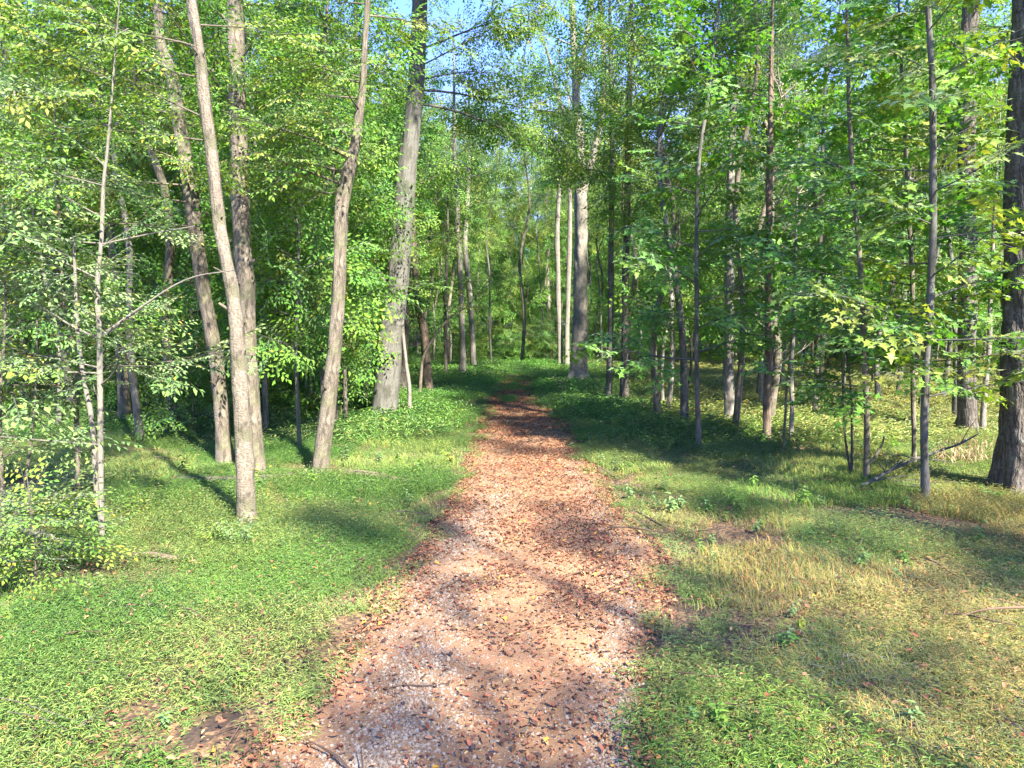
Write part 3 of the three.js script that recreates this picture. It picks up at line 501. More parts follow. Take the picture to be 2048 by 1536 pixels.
surveyed('lichen_maple', 'nearest lichen-footed maple pole, left of the huge trunk at the right edge', 'smooth', [[1852, 1000, 19], [1850, 950, 16], [1848, 865, 15.5], [1851, 774, 15], [1859, 646, 14.5], [1864, 518, 14], [1866, 475, 14], [1866, 292, 13], [1864, 146, 12], [1855, 0, 10]], 10, [{ base: 1.7, top: 9.6, n: 26, L: 2, kind: 'lobed', pal: 'yellow', dens: 0.49, rise: 0.1 }], { category: 'maple', flare: 0.2 });
surveyed('hickory_tree', 'grey trunk behind the nearest maple pole, dark hollow at its foot', 'furrowed', [[1936, 868, 46], [1935, 830, 34], [1933, 755, 32], [1935, 620, 31], [1937, 511, 31], [1934, 400, 31], [1933, 292, 31], [1933, 146, 29], [1940, 40, 27]], 20, [{ base: 6.5, top: 12, n: 11, L: 2.8, kind: 'mid', pal: 'yellow', dens: 0.5 }, { base: 14, top: 19, n: 4, L: 3, kind: 'coarse', pal: 'green', dens: 0.3, shape: 'dome' }], { flare: 0.4 });
surveyed('pale_stub_tree', 'small pale trunk between the grey hollow-footed trunk and the huge one', 'pale', [[1966, 870, 14], [1966, 830, 11], [1970, 780, 10], [1978, 700, 9], [1982, 560, 8]], 9, [{ base: 3.5, top: 8.6, n: 12, L: 2, kind: 'lobed', pal: 'green', dens: 0.37 }]);
surveyed('huge_oak', 'huge dark furrowed trunk cut by the right edge, buttressed root', 'furrowed',
  [[2056, 990, 112], [2056, 940, 104], [2055, 880, 97], [2056, 792, 94], [2060, 646, 93], [2063, 511, 92], [2065, 256, 88], [2070, 110, 86], [2076, 0, 84]], 23,
  [{ base: 7.5, top: 11, n: 6, L: 3, kind: 'oval', pal: 'green', dens: 0.5 }, { base: 14, top: 22, n: 4, L: 3.5, kind: 'coarse', pal: 'green', dens: 0.28, shape: 'dome' }], { flare: 0.55, lobes: 5, radial: 72, rows: 130, rough: 0.05 });

// broken stubs and knots on the tan trunks
for (const name of ['hollow_tree', 'tan_tree', 'curved_tree', 'brown_tree', 'straight_oak', 'beech_tree', 'stout_pole_tree', 'silver_tree', 'hickory_tree']) {
  const tree = scene.children.find((o) => o.name === name), at = tree.userData.at, R = rng(name.length * 77), n = 4 + Math.floor(R() * 3);
  for (let i = 0; i < n; i++) { const h = 1 + R() * 6, { p, r } = at(h), a = R() * 3.6 - 0.2, d = V(Math.cos(a), 0.3 + R() * 0.4, Math.sin(a)).normalize(), l = 0.03 + R() * R() * 0.3, w = r * (0.12 + R() * 0.12); const O = p.clone().addScaledVector(d, r * 0.6); part('branch_stub', tube([O, O.clone().addScaledVector(d, r * 0.45), O.clone().addScaledVector(d, r * 0.45 + l)], [w * 1.8, w, w * 0.6], 8, { rows: 5, rough: w * 0.3, seed: i + 2 }), tree.children[0].material, tree); }
}
{
  const tree = scene.children.find((o) => o.name === 'hollow_tree'), p = onPlane(358, 232, tree.position.z).sub(tree.position), { r } = tree.userData.at(p.y), dark = new THREE.MeshStandardMaterial({ color: new THREE.Color().setRGB(0.02, 0.015, 0.012), roughness: 1 });
  const rim = new THREE.TorusGeometry(0.05, 0.02, 8, 18); rim.scale(0.8, 1.9, 0.8); rim.translate(p.x, p.y, p.z + r * 0.97); part('knot_rim', rim, BARK.mottled, tree);
  const cup = new THREE.SphereGeometry(0.05, 14, 10); cup.scale(0.8, 1.9, 0.25); cup.translate(p.x, p.y, p.z + r * 0.97); part('knot_hole', cup, dark, tree);
}
for (const o of scene.children) if (o.userData.at) delete o.userData.at;

// dead bare twigs of the cedar and a bunch on the silvery trunk
{
  const cedar = scene.children.find((o) => o.name === 'red_cedar'), R = rng(5);
  const twigs = (parent, base, n, h0, h1, L, rise, mat) => { for (let i = 0; i < n; i++) { const h = mix(h0, h1, R()), a = R() * 6.3, l = L * (0.4 + R() * 0.8), el = rise + (R() - 0.5) * 0.8; let p = base(h), d = V(Math.cos(a) * Math.cos(el), Math.sin(el), Math.sin(a) * Math.cos(el)); const pts = [p], g = []; for (let k = 0; k < 4; k++) { d.add(V((R() - 0.5) * 0.4, (R() - 0.35) * 0.4, (R() - 0.5) * 0.4)).normalize(); p = p.clone().addScaledVector(d, l / 4); pts.push(p); } g.push(tube(pts, [0.017, 0.014, 0.011, 0.008, 0.004], 4, { rows: 6 })); for (let k = 1; k < 4; k++) { const e = d.clone().add(V((R() - 0.5) * 1.4, (R() - 0.3) * 1.2, (R() - 0.5) * 1.4)).normalize(); g.push(tube([pts[k], pts[k].clone().addScaledVector(e, l * 0.2), pts[k].clone().addScaledVector(e, l * 0.4).add(V(0, -0.03, 0))], [0.009, 0.007, 0.003], 3, { rows: 2 })); } part('dead_twig', mergeGeometries(g), mat, parent); } };
  const deadMat = new THREE.MeshStandardMaterial({ map: BARK.pale.map, bumpMap: BARK.pale.bumpMap, bumpScale: 0.004, roughness: 0.95, color: new THREE.Color().setRGB(0.8, 0.74, 0.68) });
  twigs(cedar, (h) => V(0.01 * h, h, 0), 46, 1.6, 8.5, 1.1, 0.5, deadMat);
  const z = cedar.position.z, fork = (pts, w) => { const p = pts.map(([x, y]) => onPlane(x, y, z).sub(cedar.position)); part('dead_branch', tube(p, p.map((_, i) => w * (1 - i / p.length * 0.8)), 5, { rows: 10 }), deadMat, cedar); };
  fork([[1540, 540], [1562, 500], [1590, 455], [1625, 405], [1655, 385]], 0.03); fork([[1575, 480], [1600, 440], [1612, 400]], 0.016); fork([[1540, 535], [1575, 508], [1600, 515]], 0.016); fork([[1560, 505], [1600, 470], [1640, 440]], 0.016);
  const silver = scene.children.find((o) => o.name === 'silver_tree');
  twigs(silver, (h) => V(0.12 + R() * 0.3, h, 0.1), 16, 3.1, 3.9, 0.7, -0.5, deadMat);
}

// ---- trees outside the frame, right of and behind the camera, whose shade lies on the foreground
function outside(name, label, x, z, H, r, crown) {
  const t = thing(name, label, 'tree', V(x, ground(x, z), z)), R = rng(Math.round(x * 31 + z * 7 + 500));
  const pts = [], rad = []; for (let k = 0; k <= 6; k++) { pts.push(V((R() - 0.5) * 0.3 * k / 3, H * k / 6 - (k ? 0 : 0.1), (R() - 0.5) * 0.3 * k / 3)); rad.push(r * (1 - 0.13 * k)); }
  part('trunk', tube(pts, rad, 14, { rough: r * 0.15, flare: 0.3, lobes: 4, seed: 3 }), BARK.furrowed, t);
  const s = []; grow(t, curveOf(pts, rad), crown, BARK.furrowed, 700 + Math.round(x * 3 + z), s); part('crown', crownMerged(crown.kind, s), LEAF, t, 'stuff');
}
outside('shade_oak', 'tall oak right of the camera, out of the picture', 10.5, -3.6, 19, 0.18, { base: 9, top: 18, n: 9, L: 3.4, kind: 'mid', pal: 'green', dens: 0.28, shape: 'dome' });
outside('shade_gum', 'slim gum tree at the right shoulder of the camera, out of the picture', 6.6, 1.4, 14.5, 0.14, { base: 7, top: 14, n: 9, L: 2.5, kind: 'mid', pal: 'green', dens: 0.38, shape: 'dome' });
outside('shade_maple', 'maple behind the camera on the right, out of the picture', 12.5, 1.2, 15, 0.13, { base: 5, top: 14, n: 11, L: 3.2, kind: 'mid', pal: 'green', dens: 0.36, shape: 'dome' });
outside('shade_sapling', 'small tree behind the camera by the path, out of the picture', 5.2, 4.2, 9.5, 0.1, { base: 3.5, top: 9, n: 10, L: 2, kind: 'coarse', pal: 'green', dens: 0.4, shape: 'dome', size: 0.8 });

// ---- tree kinds that repeat: understorey trees and shrubs, and the tall wood behind
function prototype(seed, H, r, barkKind, crowns, lean = 0.3) {
  const R = rng(seed), t = new THREE.Group(), pts = [], rad = [];
  for (let k = 0; k <= 6; k++) { pts.push(V((R() - 0.5) * lean * k / 2, H * k / 6 - (k ? 0 : 0.15), (R() - 0.5) * lean * k / 2)); rad.push(r * (1 - 0.14 * k)); }
  part('trunk', tube(pts, rad, 9, { rough: r * 0.15, flare: 0.3, lobes: 3, seed, rows: 16 }), BARK[barkKind], t);
  const limbs = new THREE.Group();
  crowns.forEach((c, i) => { const s = []; grow(limbs, curveOf(pts, rad), c, BARK[barkKind], seed * 13 + i, s); part('crown', crownMerged(c.kind, s), LEAF, t, 'stuff'); });
  part('branches', mergeGeometries(limbs.children.map((m) => m.geometry)), BARK[barkKind], t, 'stuff');
  return t;
}
function clone(p, name, label, category, group, x, z, turn, s, sy) {
  const t = p.clone(); t.name = numbered(name); t.userData = { label, category, group }; t.position.set(x, ground(x, z) - 0.03, z); t.rotation.y = turn; t.scale.set(s, sy ?? s, s); scene.add(t); return t;
}
const FAR = [0, 1, 2, 3, 4, 5].map((k) => prototype(100 + k, 21 + (k % 3) * 2.5, 0.17 + (k % 3) * 0.05, ['pale', 'furrowed', 'pale', 'mottled', 'furrowed', 'pale'][k], [{ base: 7 + (k % 3) * 2, top: 20 + (k % 3) * 2.4, n: 18, L: 3.4, kind: 'coarse', pal: ['green', 'bright', 'pale', 'bright', 'yellow', 'pale'][k], dens: 0.36, shape: 'dome' }], 0.7));
const MID = [0, 1, 2, 3, 4].map((k) => prototype(200 + k, 8 + k * 1.2, 0.05 + k * 0.012, ['smooth', 'furrowed', 'mottled', 'pale', 'furrowed'][k], [{ base: 2.2 + 0.4 * k, top: 7.6 + k * 1.2, n: 21, L: 2.3, kind: 'mid', pal: ['green', 'bright', 'bright', 'bright', 'green'][k], dens: 0.75, rise: 0.15 }], 0.5));
const POLE = [0, 1, 2].map((k) => prototype(400 + k, 13 + k * 2, 0.075 + k * 0.02, ['pale', 'smooth', 'mottled'][k], [{ base: 7 + k, top: 12.6 + k * 2, n: 13, L: 2.4, kind: 'mid', pal: 'bright', dens: 0.55 }, { base: 2.5, top: 6, n: 4, L: 1, kind: 'mid', pal: 'green', dens: 0.6 }], 0.8));
const LOW = [0, 1, 2].map((k) => prototype(300 + k, 2.1 + k * 0.6, 0.02, 'mottled', [{ base: 0.25, top: 2 + k * 0.6, n: 14, L: 1.2, kind: 'mid', pal: ['green', 'deep', 'bright'][k], dens: 1, rise: 0.35, size: 0.8 }], 0.4));
const ANCHORS = [[203, 'the two-stemmed sapling'], [250, 'the slim brown trunk'], [440, 'the close trio of trunks'], [531, 'the slim grey shaded pole'], [660, 'the lone curving trunk'], [728, 'the burled dark trunk'], [785, 'the large grey beech'], [853, 'the leaning reddish trunk'], [923, 'the brown-grey bank trunk'], [1040, 'the far end of the path'], [1158, 'the great oak'], [1235, 'the two bare poles'], [1396, 'the slim lichen-grey maple'], [1458, 'the silvery trunk'], [1536, 'the reddish cedar'], [1630, 'the slim dark maple'], [1730, 'the brown pole'], [1797, 'the tall thick grey trunk'], [1851, 'the nearest maple pole'], [1935, 'the hollow-footed grey trunk'], [2050, 'the huge trunk at the right edge'], [20, 'the pale shrub at the left edge']];
function whereIs(x, z) { const px = 1024 + FOCAL * x / -z; let best = ANCHORS[0]; for (const a of ANCHORS) if (Math.abs(a[0] - px) < Math.abs(best[0] - px)) best = a; const d = px - best[0]; return (z < -55 ? 'far behind' : z < -32 ? 'well behind' : 'behind') + (d < -22 ? ' and left of ' : d > 22 ? ' and right of ' : ' ') + best[1]; }
const BARKWORD = ['pale', 'dark', 'pale', 'tan', 'dark', 'pale'], STEMWORD = ['grey', 'dark', 'tan', 'pale', 'dark'];
const taken = scene.children.filter((o) => o.isGroup).map((o) => [o.position.x, o.position.z]);
const hides = (x, z) => { const px = 1024 + FOCAL * x / -z, w = FOCAL * 1.3 / -z; return (z > -21.7 && px > 770 - w && px < 860 + w) || (z > -32 && px > 1140 - w && px < 1185 + w) || (z > -13.6 && px > 440 - w && px < 520 + w); };
const free = (x, z, d) => !hides(x, z) && taken.every(([a, b]) => (a - x) ** 2 + (b - z) ** 2 > d * d) && (taken.push([x, z]), true);
{
  const R = rng(9); let n = 0, g = 0;
  while (n < 104 && g++ < 5000) {       // the tall wood behind
    const z = -34 - Math.pow(R(), 0.85) * 62, x = (R() - 0.5) * 2 * (-z * 0.84); const k = Math.floor(R() * 6);
    if (z > -46 && Math.abs(x - 0.6) < 5.5) continue;
    if (z > -58 && x > 4 && x < 24) continue;
    if (z > -66 && Math.abs(x + 2) < 5 && R() < 0.6) continue;
    
    if (!free(x, z, 2)) continue;
    const left = x < 0; clone(FAR[k], 'forest_tree', `tall ${BARKWORD[k]}-stemmed tree ${whereIs(x, z)}`, 'tree', left ? 'far forest trees on the left' : 'far forest trees on the right', x, z, R() * 6.3, 0.8 + R() * 0.35, 0.85 + R() * 0.3); n++;
  }
  n = 0; g = 0;
  while (n < 40 && g++ < 5000) {        // understorey trees, left
    const z = -15 - Math.pow(R(), 0.9) * 30, x = -3.4 - R() * (-z * 0.78 - 3.4); if (x > -0.2 * -z * 0.5 - 2.5 || !free(x, z, 1.3)) continue;
    const k = Math.floor(R() * 5); clone(MID[k], 'understorey_tree', `slender ${STEMWORD[k]}-stemmed leafy tree ${whereIs(x, z)}`, 'tree', 'understorey trees on the left', x, z, R() * 6.3, 0.75 + R() * 0.4); n++;
  }
  n = 0; g = 0;
  while (n < 40 && g++ < 5000) {        // understorey trees, right: farther back, the floor stays open
    const z = -24 - Math.pow(R(), 0.8) * 34, x = 4.5 + R() * (-z * 0.8 - 3); if (x < 11 && z < -31) continue; if (!free(x, z, 1.6)) continue;
    const k = Math.floor(R() * 5); clone(MID[k], 'understorey_maple', `slender ${STEMWORD[k]}-stemmed leafy tree ${whereIs(x, z)}`, 'tree', 'understorey trees on the right', x, z, R() * 6.3, 0.85 + R() * 0.4, 1 + R() * 0.4); n++;
  }
  n = 0; g = 0;
  while (n < 66 && g++ < 5000) {        // slim poles between
    const left = R() < 0.5, z = -17 - R() * 33, x = left ? -3.2 - R() * (-z * 0.75 - 3) : 4 + R() * (-z * 0.75 - 3.5); if (!left && x < 10 && z < -34 && R() < 0.7) continue; if (!free(x, z, 1)) continue;
    const k = Math.floor(R() * 3); clone(POLE[k], 'pole_tree', `slim ${['pale', 'grey', 'tan'][k]} pole tree ${whereIs(x, z)}`, 'tree', left ? 'slim poles on the left' : 'slim poles on the right', x, z, R() * 6.3, 0.75 + R() * 0.5, 0.85 + R() * 0.3); n++;
  }
  n = 0; g = 0;
  while (n < 64 && g++ < 5000) {        // shrubs
    const left = R() < 0.55, z = left ? -17 - R() * 30 : -38 - R() * 28, x = left ? -4 - R() * (-z * 0.75 - 4) : 4 + R() * (-z * 0.75 - 4); if (!free(x, z, 0.9)) continue;
    const k = Math.floor(R() * 3); clone(LOW[k], 'understorey_shrub', `${['low', 'middling', 'tall'][k]} leafy shrub ${whereIs(x, z)}`, 'shrub', left ? 'shrubs in the left thicket' : 'shrubs behind the open wood', x, z, R() * 6.3, 0.7 + R() * 0.6); n++;
  }
  n = 0; g = 0;
  while (n < 30 && g++ < 3000) {        // thicket closing the view where the path bends away
    const z = -44.5 - R() * 40, x = (R() - 0.5) * -z * 0.62 + 0.6; if (!free(x, z, 1.1)) continue;
    const young = R() < 0.55, k = Math.floor(R() * (young ? 5 : 3)); clone(young ? MID[k] : LOW[k], young ? 'thicket_tree' : 'thicket_shrub', young ? `young ${STEMWORD[k]}-stemmed thicket tree ${whereIs(x, z)}` : `${['low', 'middling', 'tall'][k]} thicket shrub ${whereIs(x, z)}`, young ? 'tree' : 'shrub', 'thicket beyond the path bend', x, z, R() * 6.3, 0.8 + R() * 0.5); n++;
  }
}
{
  const R = rng(33); let n = 0, g = 0;
  while (n < 16 && g++ < 600) { const z = -47 - R() * 8, x = -7 + R() * 15; if (!free(x, z, 0.8)) continue; const k = Math.floor(R() * 3); clone(LOW[k], 'thicket_shrub', `${['low', 'middling', 'tall'][k]} bend shrub ${whereIs(x, z)}`, 'shrub', 'shrubs at the path bend', x, z, R() * 6.3, 0.7 + R() * 0.5, 0.6 + R() * 0.4); n++; }
}
{
  const R = rng(55); let n = 0, g = 0;
  while (n < 30 && g++ < 900) { const z = -44 - R() * 24, x = (R() - 0.5) * 24 + 0.6; if (!free(x, z, 0.9)) continue; const k = Math.floor(R() * 3); clone(POLE[k], 'pole_tree', `thin ${['pale', 'grey', 'tan'][k]} stem ${whereIs(x, z)}`, 'tree', 'thin stems beyond the path bend', x, z, R() * 6.3, 0.7 + R() * 0.5, 1 + R() * 0.3); n++; }
}
{ // the far-off wood, one mass
  const R = rng(19), geo = FAR[0].children.find((o) => o.name === 'crown').geometry, list = [];
  for (let i = 0; i < 300; i++) { const a = (i / 300 - 0.5) * 1.8 + (R() - 0.5) * 0.03, d = 92 + R() * 45; place(list, Math.sin(a) * d, -8 + R() * 6, -Math.cos(a) * d, 0, R() * 6.3, 0, 1 + R() * 0.5, 0.8 + R() * 0.4, [0.8 + R() * 0.5, 0.8 + R() * 0.4, 0.9]); }
  const m = instanced('distant_wood', geo, LEAF, list); m.userData = { kind: 'stuff', label: 'far-off wood closing the view', category: 'wood' };
}
console.log('trees done', taken.length, 'leaf triangles', triangles);

// ---------------------------------------------------------------- grass
{
  const R = rng(404);
  // leafy stilt-grass: wiry stems with short broad blades
  const leafyTuft = (seed, { n = 16, w = 0.34, h = 0.2, leaf = 0.055, ratio = 0.15, per = 6 }) => {
    const r = rng(seed), b = new Buf();
    for (let i = 0; i < n; i++) {
      const a = r() * 6.28, rr = Math.sqrt(r()) * w / 2, O = V(Math.cos(a) * rr, -0.02, Math.sin(a) * rr), la = r() * 6.28, ln = 0.2 + r() * 0.7, hh = h * (0.5 + r() * 0.8);
      const top = O.clone().add(V(Math.cos(la) * ln * hh, hh, Math.sin(la) * ln * hh)), tone = jit(r, [1, 1, 1], 0.5);
      { const c = tone.map((q) => q * 0.9), a0 = b.v(O.x - 0.002, O.y, O.z, c), a1 = b.v(O.x + 0.002, O.y, O.z, c), a2 = b.v(top.x, top.y, top.z, c); b.tri(a0, a1, a2); }
      for (let k = 0; k < per; k++) {
        const t = (k + 0.8) / per, S = O.clone().lerp(top, t), q = la + (k % 2 ? 1 : -1) * (0.5 + r() * 0.9), d = V(Math.cos(q), 0.15 + r() * 0.5, Math.sin(q)).normalize(), s = V(0, 1, 0).cross(d).normalize(), nn = d.clone().cross(s).normalize(), l = leaf * (0.6 + r() * 0.7);
        leafInto(b, S, d, s, nn, l, l * ratio, r() < 0.1 ? jit(r, [1.8, 1.2, 1.7], 0.5) : jit(r, tone, 0.45), 0.2, 0.3 + r() * 0.4, true);
      }
    }
    return b.geo();
  };
  const bladeTuft = (seed, { n = 40, w = 0.34, h = 0.2, wd = 0.006 }) => {
    const r = rng(seed), b = new Buf();
    for (let i = 0; i < n; i++) {
      const a = r() * 6.28, rr = Math.sqrt(r()) * w / 2, x = Math.cos(a) * rr, z = Math.sin(a) * rr, la = r() * 6.28, hh = h * (0.45 + r() * 0.8), ln = hh * (0.3 + r() * 1.1), c = r() < 0.22 ? jit(r, [2.3, 1.35, 1.6], 0.4) : jit(r, [1, 1, 1], 0.5), sx = -Math.sin(la) * wd / 2, sz = Math.cos(la) * wd / 2;
      const p = (t, k) => [x + Math.cos(la) * ln * t * t, hh * (t * 1.25 - 0.25 * t * t * t) * (1 - 0.12 * t) - 0.02, z + Math.sin(la) * ln * t * t, k];
      const v0 = p(0, 1), v1 = p(0.55, 0.9), v2 = p(1, 0);
      const a0 = b.v(v0[0] - sx, v0[1], v0[2] - sz, c), a1 = b.v(v0[0] + sx, v0[1], v0[2] + sz, c), b0 = b.v(v1[0] - sx, v1[1], v1[2] - sz, c), b1 = b.v(v1[0] + sx, v1[1], v1[2] + sz, c), t = b.v(v2[0], v2[1], v2[2], c);
      b.tri(a0, a1, b1); b.tri(a0, b1, b0); b.tri(b0, b1, t);
    }
    return b.geo();
  };
  const leafy = [1, 2, 3, 4].map((s) => leafyTuft(500 + s, { n: 520, w: 1.5 })), blades = [1, 2, 3].map((s) => bladeTuft(520 + s, { n: 1500, w: 1.5, h: 0.15 }));
  const edge = [1, 2].map((s) => leafyTuft(530 + s, { n: 26, w: 0.36, h: 0.16 })), edgeB = [bladeTuft(535, { n: 70, w: 0.36, h: 0.1 })];
  const wide = [1, 2, 3].map((s) => leafyTuft(540 + s, { n: 190, w: 2.4, h: 0.27, leaf: 0.15, ratio: 0.24, per: 4 }));
  const L = leafy.map(() => []), B = blades.map(() => []), W = wide.map(() => []), E = edge.map(() => []), EB = [[]];
  const pick = (l) => l[Math.floor(R() * l.length * 0.9999)];
  const gcol = (x, z) => {
    const n = fbm(x * 0.5 + 30, z * 0.5, 3), right = step(1.2, 3.4, x) * step(-17, -9, z), far = step(-13, -22, z);
    let c = lerp3([0.1, 0.21, 0.02], [0.2, 0.28, 0.055], step(0.4, 0.6, n));
    c = lerp3(c, [0.25, 0.21, 0.055], right * 0.85 * step(0.3, 0.6, fbm(x * 0.9, z * 0.9 + 50, 3)));
    c = lerp3(c, [0.085, 0.23, 0.018], far * (x < 4 ? 0.7 : 0.2));
    c = lerp3(c, [0.26, 0.25, 0.06], step(4, 7, x) * far * 0.7);
    return jit(R, c, 0.4).map((q) => q * 1.04);
  };
  const dryness = (x, z) => Math.max(step(0.8, 2.6, x) * step(-18, -12, z) * 0.72, 0.65 * step(0.48, 0.62, fbm(x * 0.55 + 5, z * 0.55 + 60, 3)));
  const tall = (x, z) => (0.35 + 1.3 * Math.pow(fbm(x * 0.8, z * 0.8 + 4, 3), 1.3)) * (0.75 + R() * 0.5);
  const bareness = (x, z) => (x < -4.5 && z < -14 ? mix(0, 0.65, step(-14, -20, z)) : 0) + (z > -9 ? 0.08 : 0.25) * step(0.55, 0.7, fbm(x * 0.8 + 70, z * 0.8, 3));
  const scatter = (dens, z0, z1, f) => { for (let z = z0; z > z1; z -= 0.5) { const w = -z * 0.78 + 1.6, n = dens * 0.5 * 2 * w; for (let i = 0; i < n; i++) f((R() - 0.5) * 2 * w, z - R() * 0.5); } };
  scatter(2, -3.4, -19, (x, z) => { if (offPath(x, z) < 0.82 || R() < bareness(x, z)) return; const s = 0.8 + R() * 0.4; place(pick(R() < dryness(x, z) ? B : L), x, ground(x, z), z, 0, R() * 6.3, 0, s, s * tall(x, z), gcol(x, z)); });
  scatter(15, -3.4, -22, (x, z) => { const o = offPath(x, z); if (o < -0.06 || o > 1.15 || R() < 0.1 - o * 0.6) return; const s = 0.7 + R() * 0.5; place(R() < dryness(x, z) ? EB[0] : pick(E), x, ground(x, z), z, 0, R() * 6.3, 0, s, s * mix(0.5, 1.1, step(0, 0.6, o)) * tall(x, z), gcol(x, z)); });
  scatter(1.5, -17, -72, (x, z) => { const o = offPath(x, z); if (o < 1.6 || R() < bareness(x, z)) return; const s = 0.8 + R() * 0.5; place(pick(W), x, ground(x, z), z, 0, R() * 6.3, 0, s, s * tall(x, z), gcol(x, z)); });
  scatter(9, -21, -34, (x, z) => { const o = offPath(x, z); if (o < -0.05 || o > 1.9) return; const s = 1 + R() * 0.6; place(pick(E), x, ground(x, z), z, 0, R() * 6.3, 0, s, s * mix(0.5, 1.1, step(0, 0.8, o)), gcol(x, z)); });
  scatter(5, -34, -47, (x, z) => { if (Math.abs(x - 0.9) > 2.6) return; const s = 1.2 + R() * 0.6; place(pick(E), x, ground(x, z), z, 0, R() * 6.3, 0, s, s * 0.7, gcol(x, z)); });
  // grass on the crown of the path where it runs out
  for (let i = 0; i < 160; i++) { const z = -25.5 - R() * 8, p = pathAt(z), t = z < -29.5 && z > -31.6 ? R() : 0.25 + R() * 0.3; if (z > -29.5 && z < -27.2) { continue; } const x = mix(p.l, p.r, t); place(E[i % 2], x, ground(x, z), z, 0, R() * 6.3, 0, 1, 0.8, gcol(-2, z)); }
  // seedlings, weeds and twigs strewn through the grass
  const seedling = (seed) => { const r = rng(seed), b = new Buf(); for (let i = 0; i < 3; i++) { const a = r() * 6.28, h = 0.6 + r() * 0.5, O = V((r() - 0.5) * 0.2, 0, (r() - 0.5) * 0.2), T = O.clone().add(V(Math.cos(a) * 0.25, h, Math.sin(a) * 0.25)); twigInto(b, O, T, 0.01, [0.9, 0.7, 0.9]); for (let k = 0; k < 9; k++) { const q = k * 2.4 + r(), d = V(Math.cos(q), 0.35 - r() * 0.5, Math.sin(q)).normalize(), s = V(0, 1, 0).cross(d).normalize(), l = 0.22 + r() * 0.16; leafInto(b, O.clone().lerp(T, 0.25 + 0.083 * k), d, s, d.clone().cross(s), l, l * 0.5, jit(r, [1, 1, 1], 0.5), 0.2, 0.25); } } return b.geo(); };
  const seeds = [seedling(61), seedling(62), seedling(63)], SD = [[], [], []];
  scatter(4, -4, -34, (x, z) => { const o = offPath(x, z), c = fbm(x * 0.9 + 15, z * 0.9 + 33, 3); if (o < 0.35 || R() > step(0.5, 0.68, c) + 0.06) return; const s = 0.13 + R() * R() * (z > -9 ? 0.14 : 0.28); place(pick(SD), x, ground(x, z), z, (R() - 0.5) * 0.4, R() * 6.3, (R() - 0.5) * 0.4, s, s * (0.8 + R() * 0.6), jit(R, PAL[R() < 0.4 ? 'pale' : R() < 0.6 ? 'bright' : 'green'][Math.floor(R() * 4)], 0.3)); });
  SD.forEach((l, i) => { instanced(numbered('seedlings'), seeds[i], LEAF, l).userData = { kind: 'stuff', label: 'broad-leaved seedlings and weeds scattered through the grass', category: 'weeds' }; });
  const stick = (seed) => { const r = rng(seed), q = [V(-0.5, 0, 0), V(-0.2, 0.04 * r(), 0.1 * (r() - 0.5)), V(0.15, 0.05 * r(), 0.16 * (r() - 0.5)), V(0.5, 0.02, 0.25 * (r() - 0.5))]; return mergeGeometries([tube(q, [0.016, 0.013, 0.011, 0.005], 5, { rows: 6 }), tube([q[1], q[1].clone().add(V(0.1, 0.03, 0.08)), q[1].clone().add(V(0.26, 0.05, 0.2))], [0.009, 0.007, 0.003], 4, { rows: 3 })]); };
  const sticks = [stick(71), stick(72)], ST = [[], []];
  scatter(1.6, -4, -30, (x, z) => { const o = offPath(x, z); if (R() > (o < 0 ? 0.35 : 0.8)) return; const s = 0.2 + R() * R() * 0.9; place(pick(ST), x, ground(x, z) + (o < 0 ? 0.02 : 0.05 + R() * 0.06), z, (R() - 0.5) * 0.2, R() * 6.3, (R() - 0.5) * 0.25, s, s, jit(R, [0.85, 0.8, 0.75], 0.6)); });
  ST.forEach((l, i) => { instanced(numbered('twig_litter'), sticks[i], deadWood, l).userData = { kind: 'stuff', label: 'small dead twigs littering the path and grass', category: 'twigs' }; });
  const lab = (m, t) => { m.userData = { kind: 'stuff', label: t, category: 'grass' }; };
  E.forEach((l, i) => lab(instanced(numbered('verge_grass'), edge[i], GRASS, l), 'short green grass fringing the path'));
  lab(instanced(numbered('verge_grass'), edgeB[0], GRASS, EB[0]), 'short green grass fringing the path');
  L.forEach((l, i) => lab(instanced(numbered('stilt_grass'), leafy[i], GRASS, l), 'leafy green grass on both sides of the path'));
  B.forEach((l, i) => lab(instanced(numbered('dry_grass'), blades[i], GRASS, l), 'thin green and straw grass right of the path'));
  W.forEach((l, i) => lab(instanced(numbered('forest_grass'), wide[i], GRASS, l), 'soft green grass carpeting the wood farther back'));
}

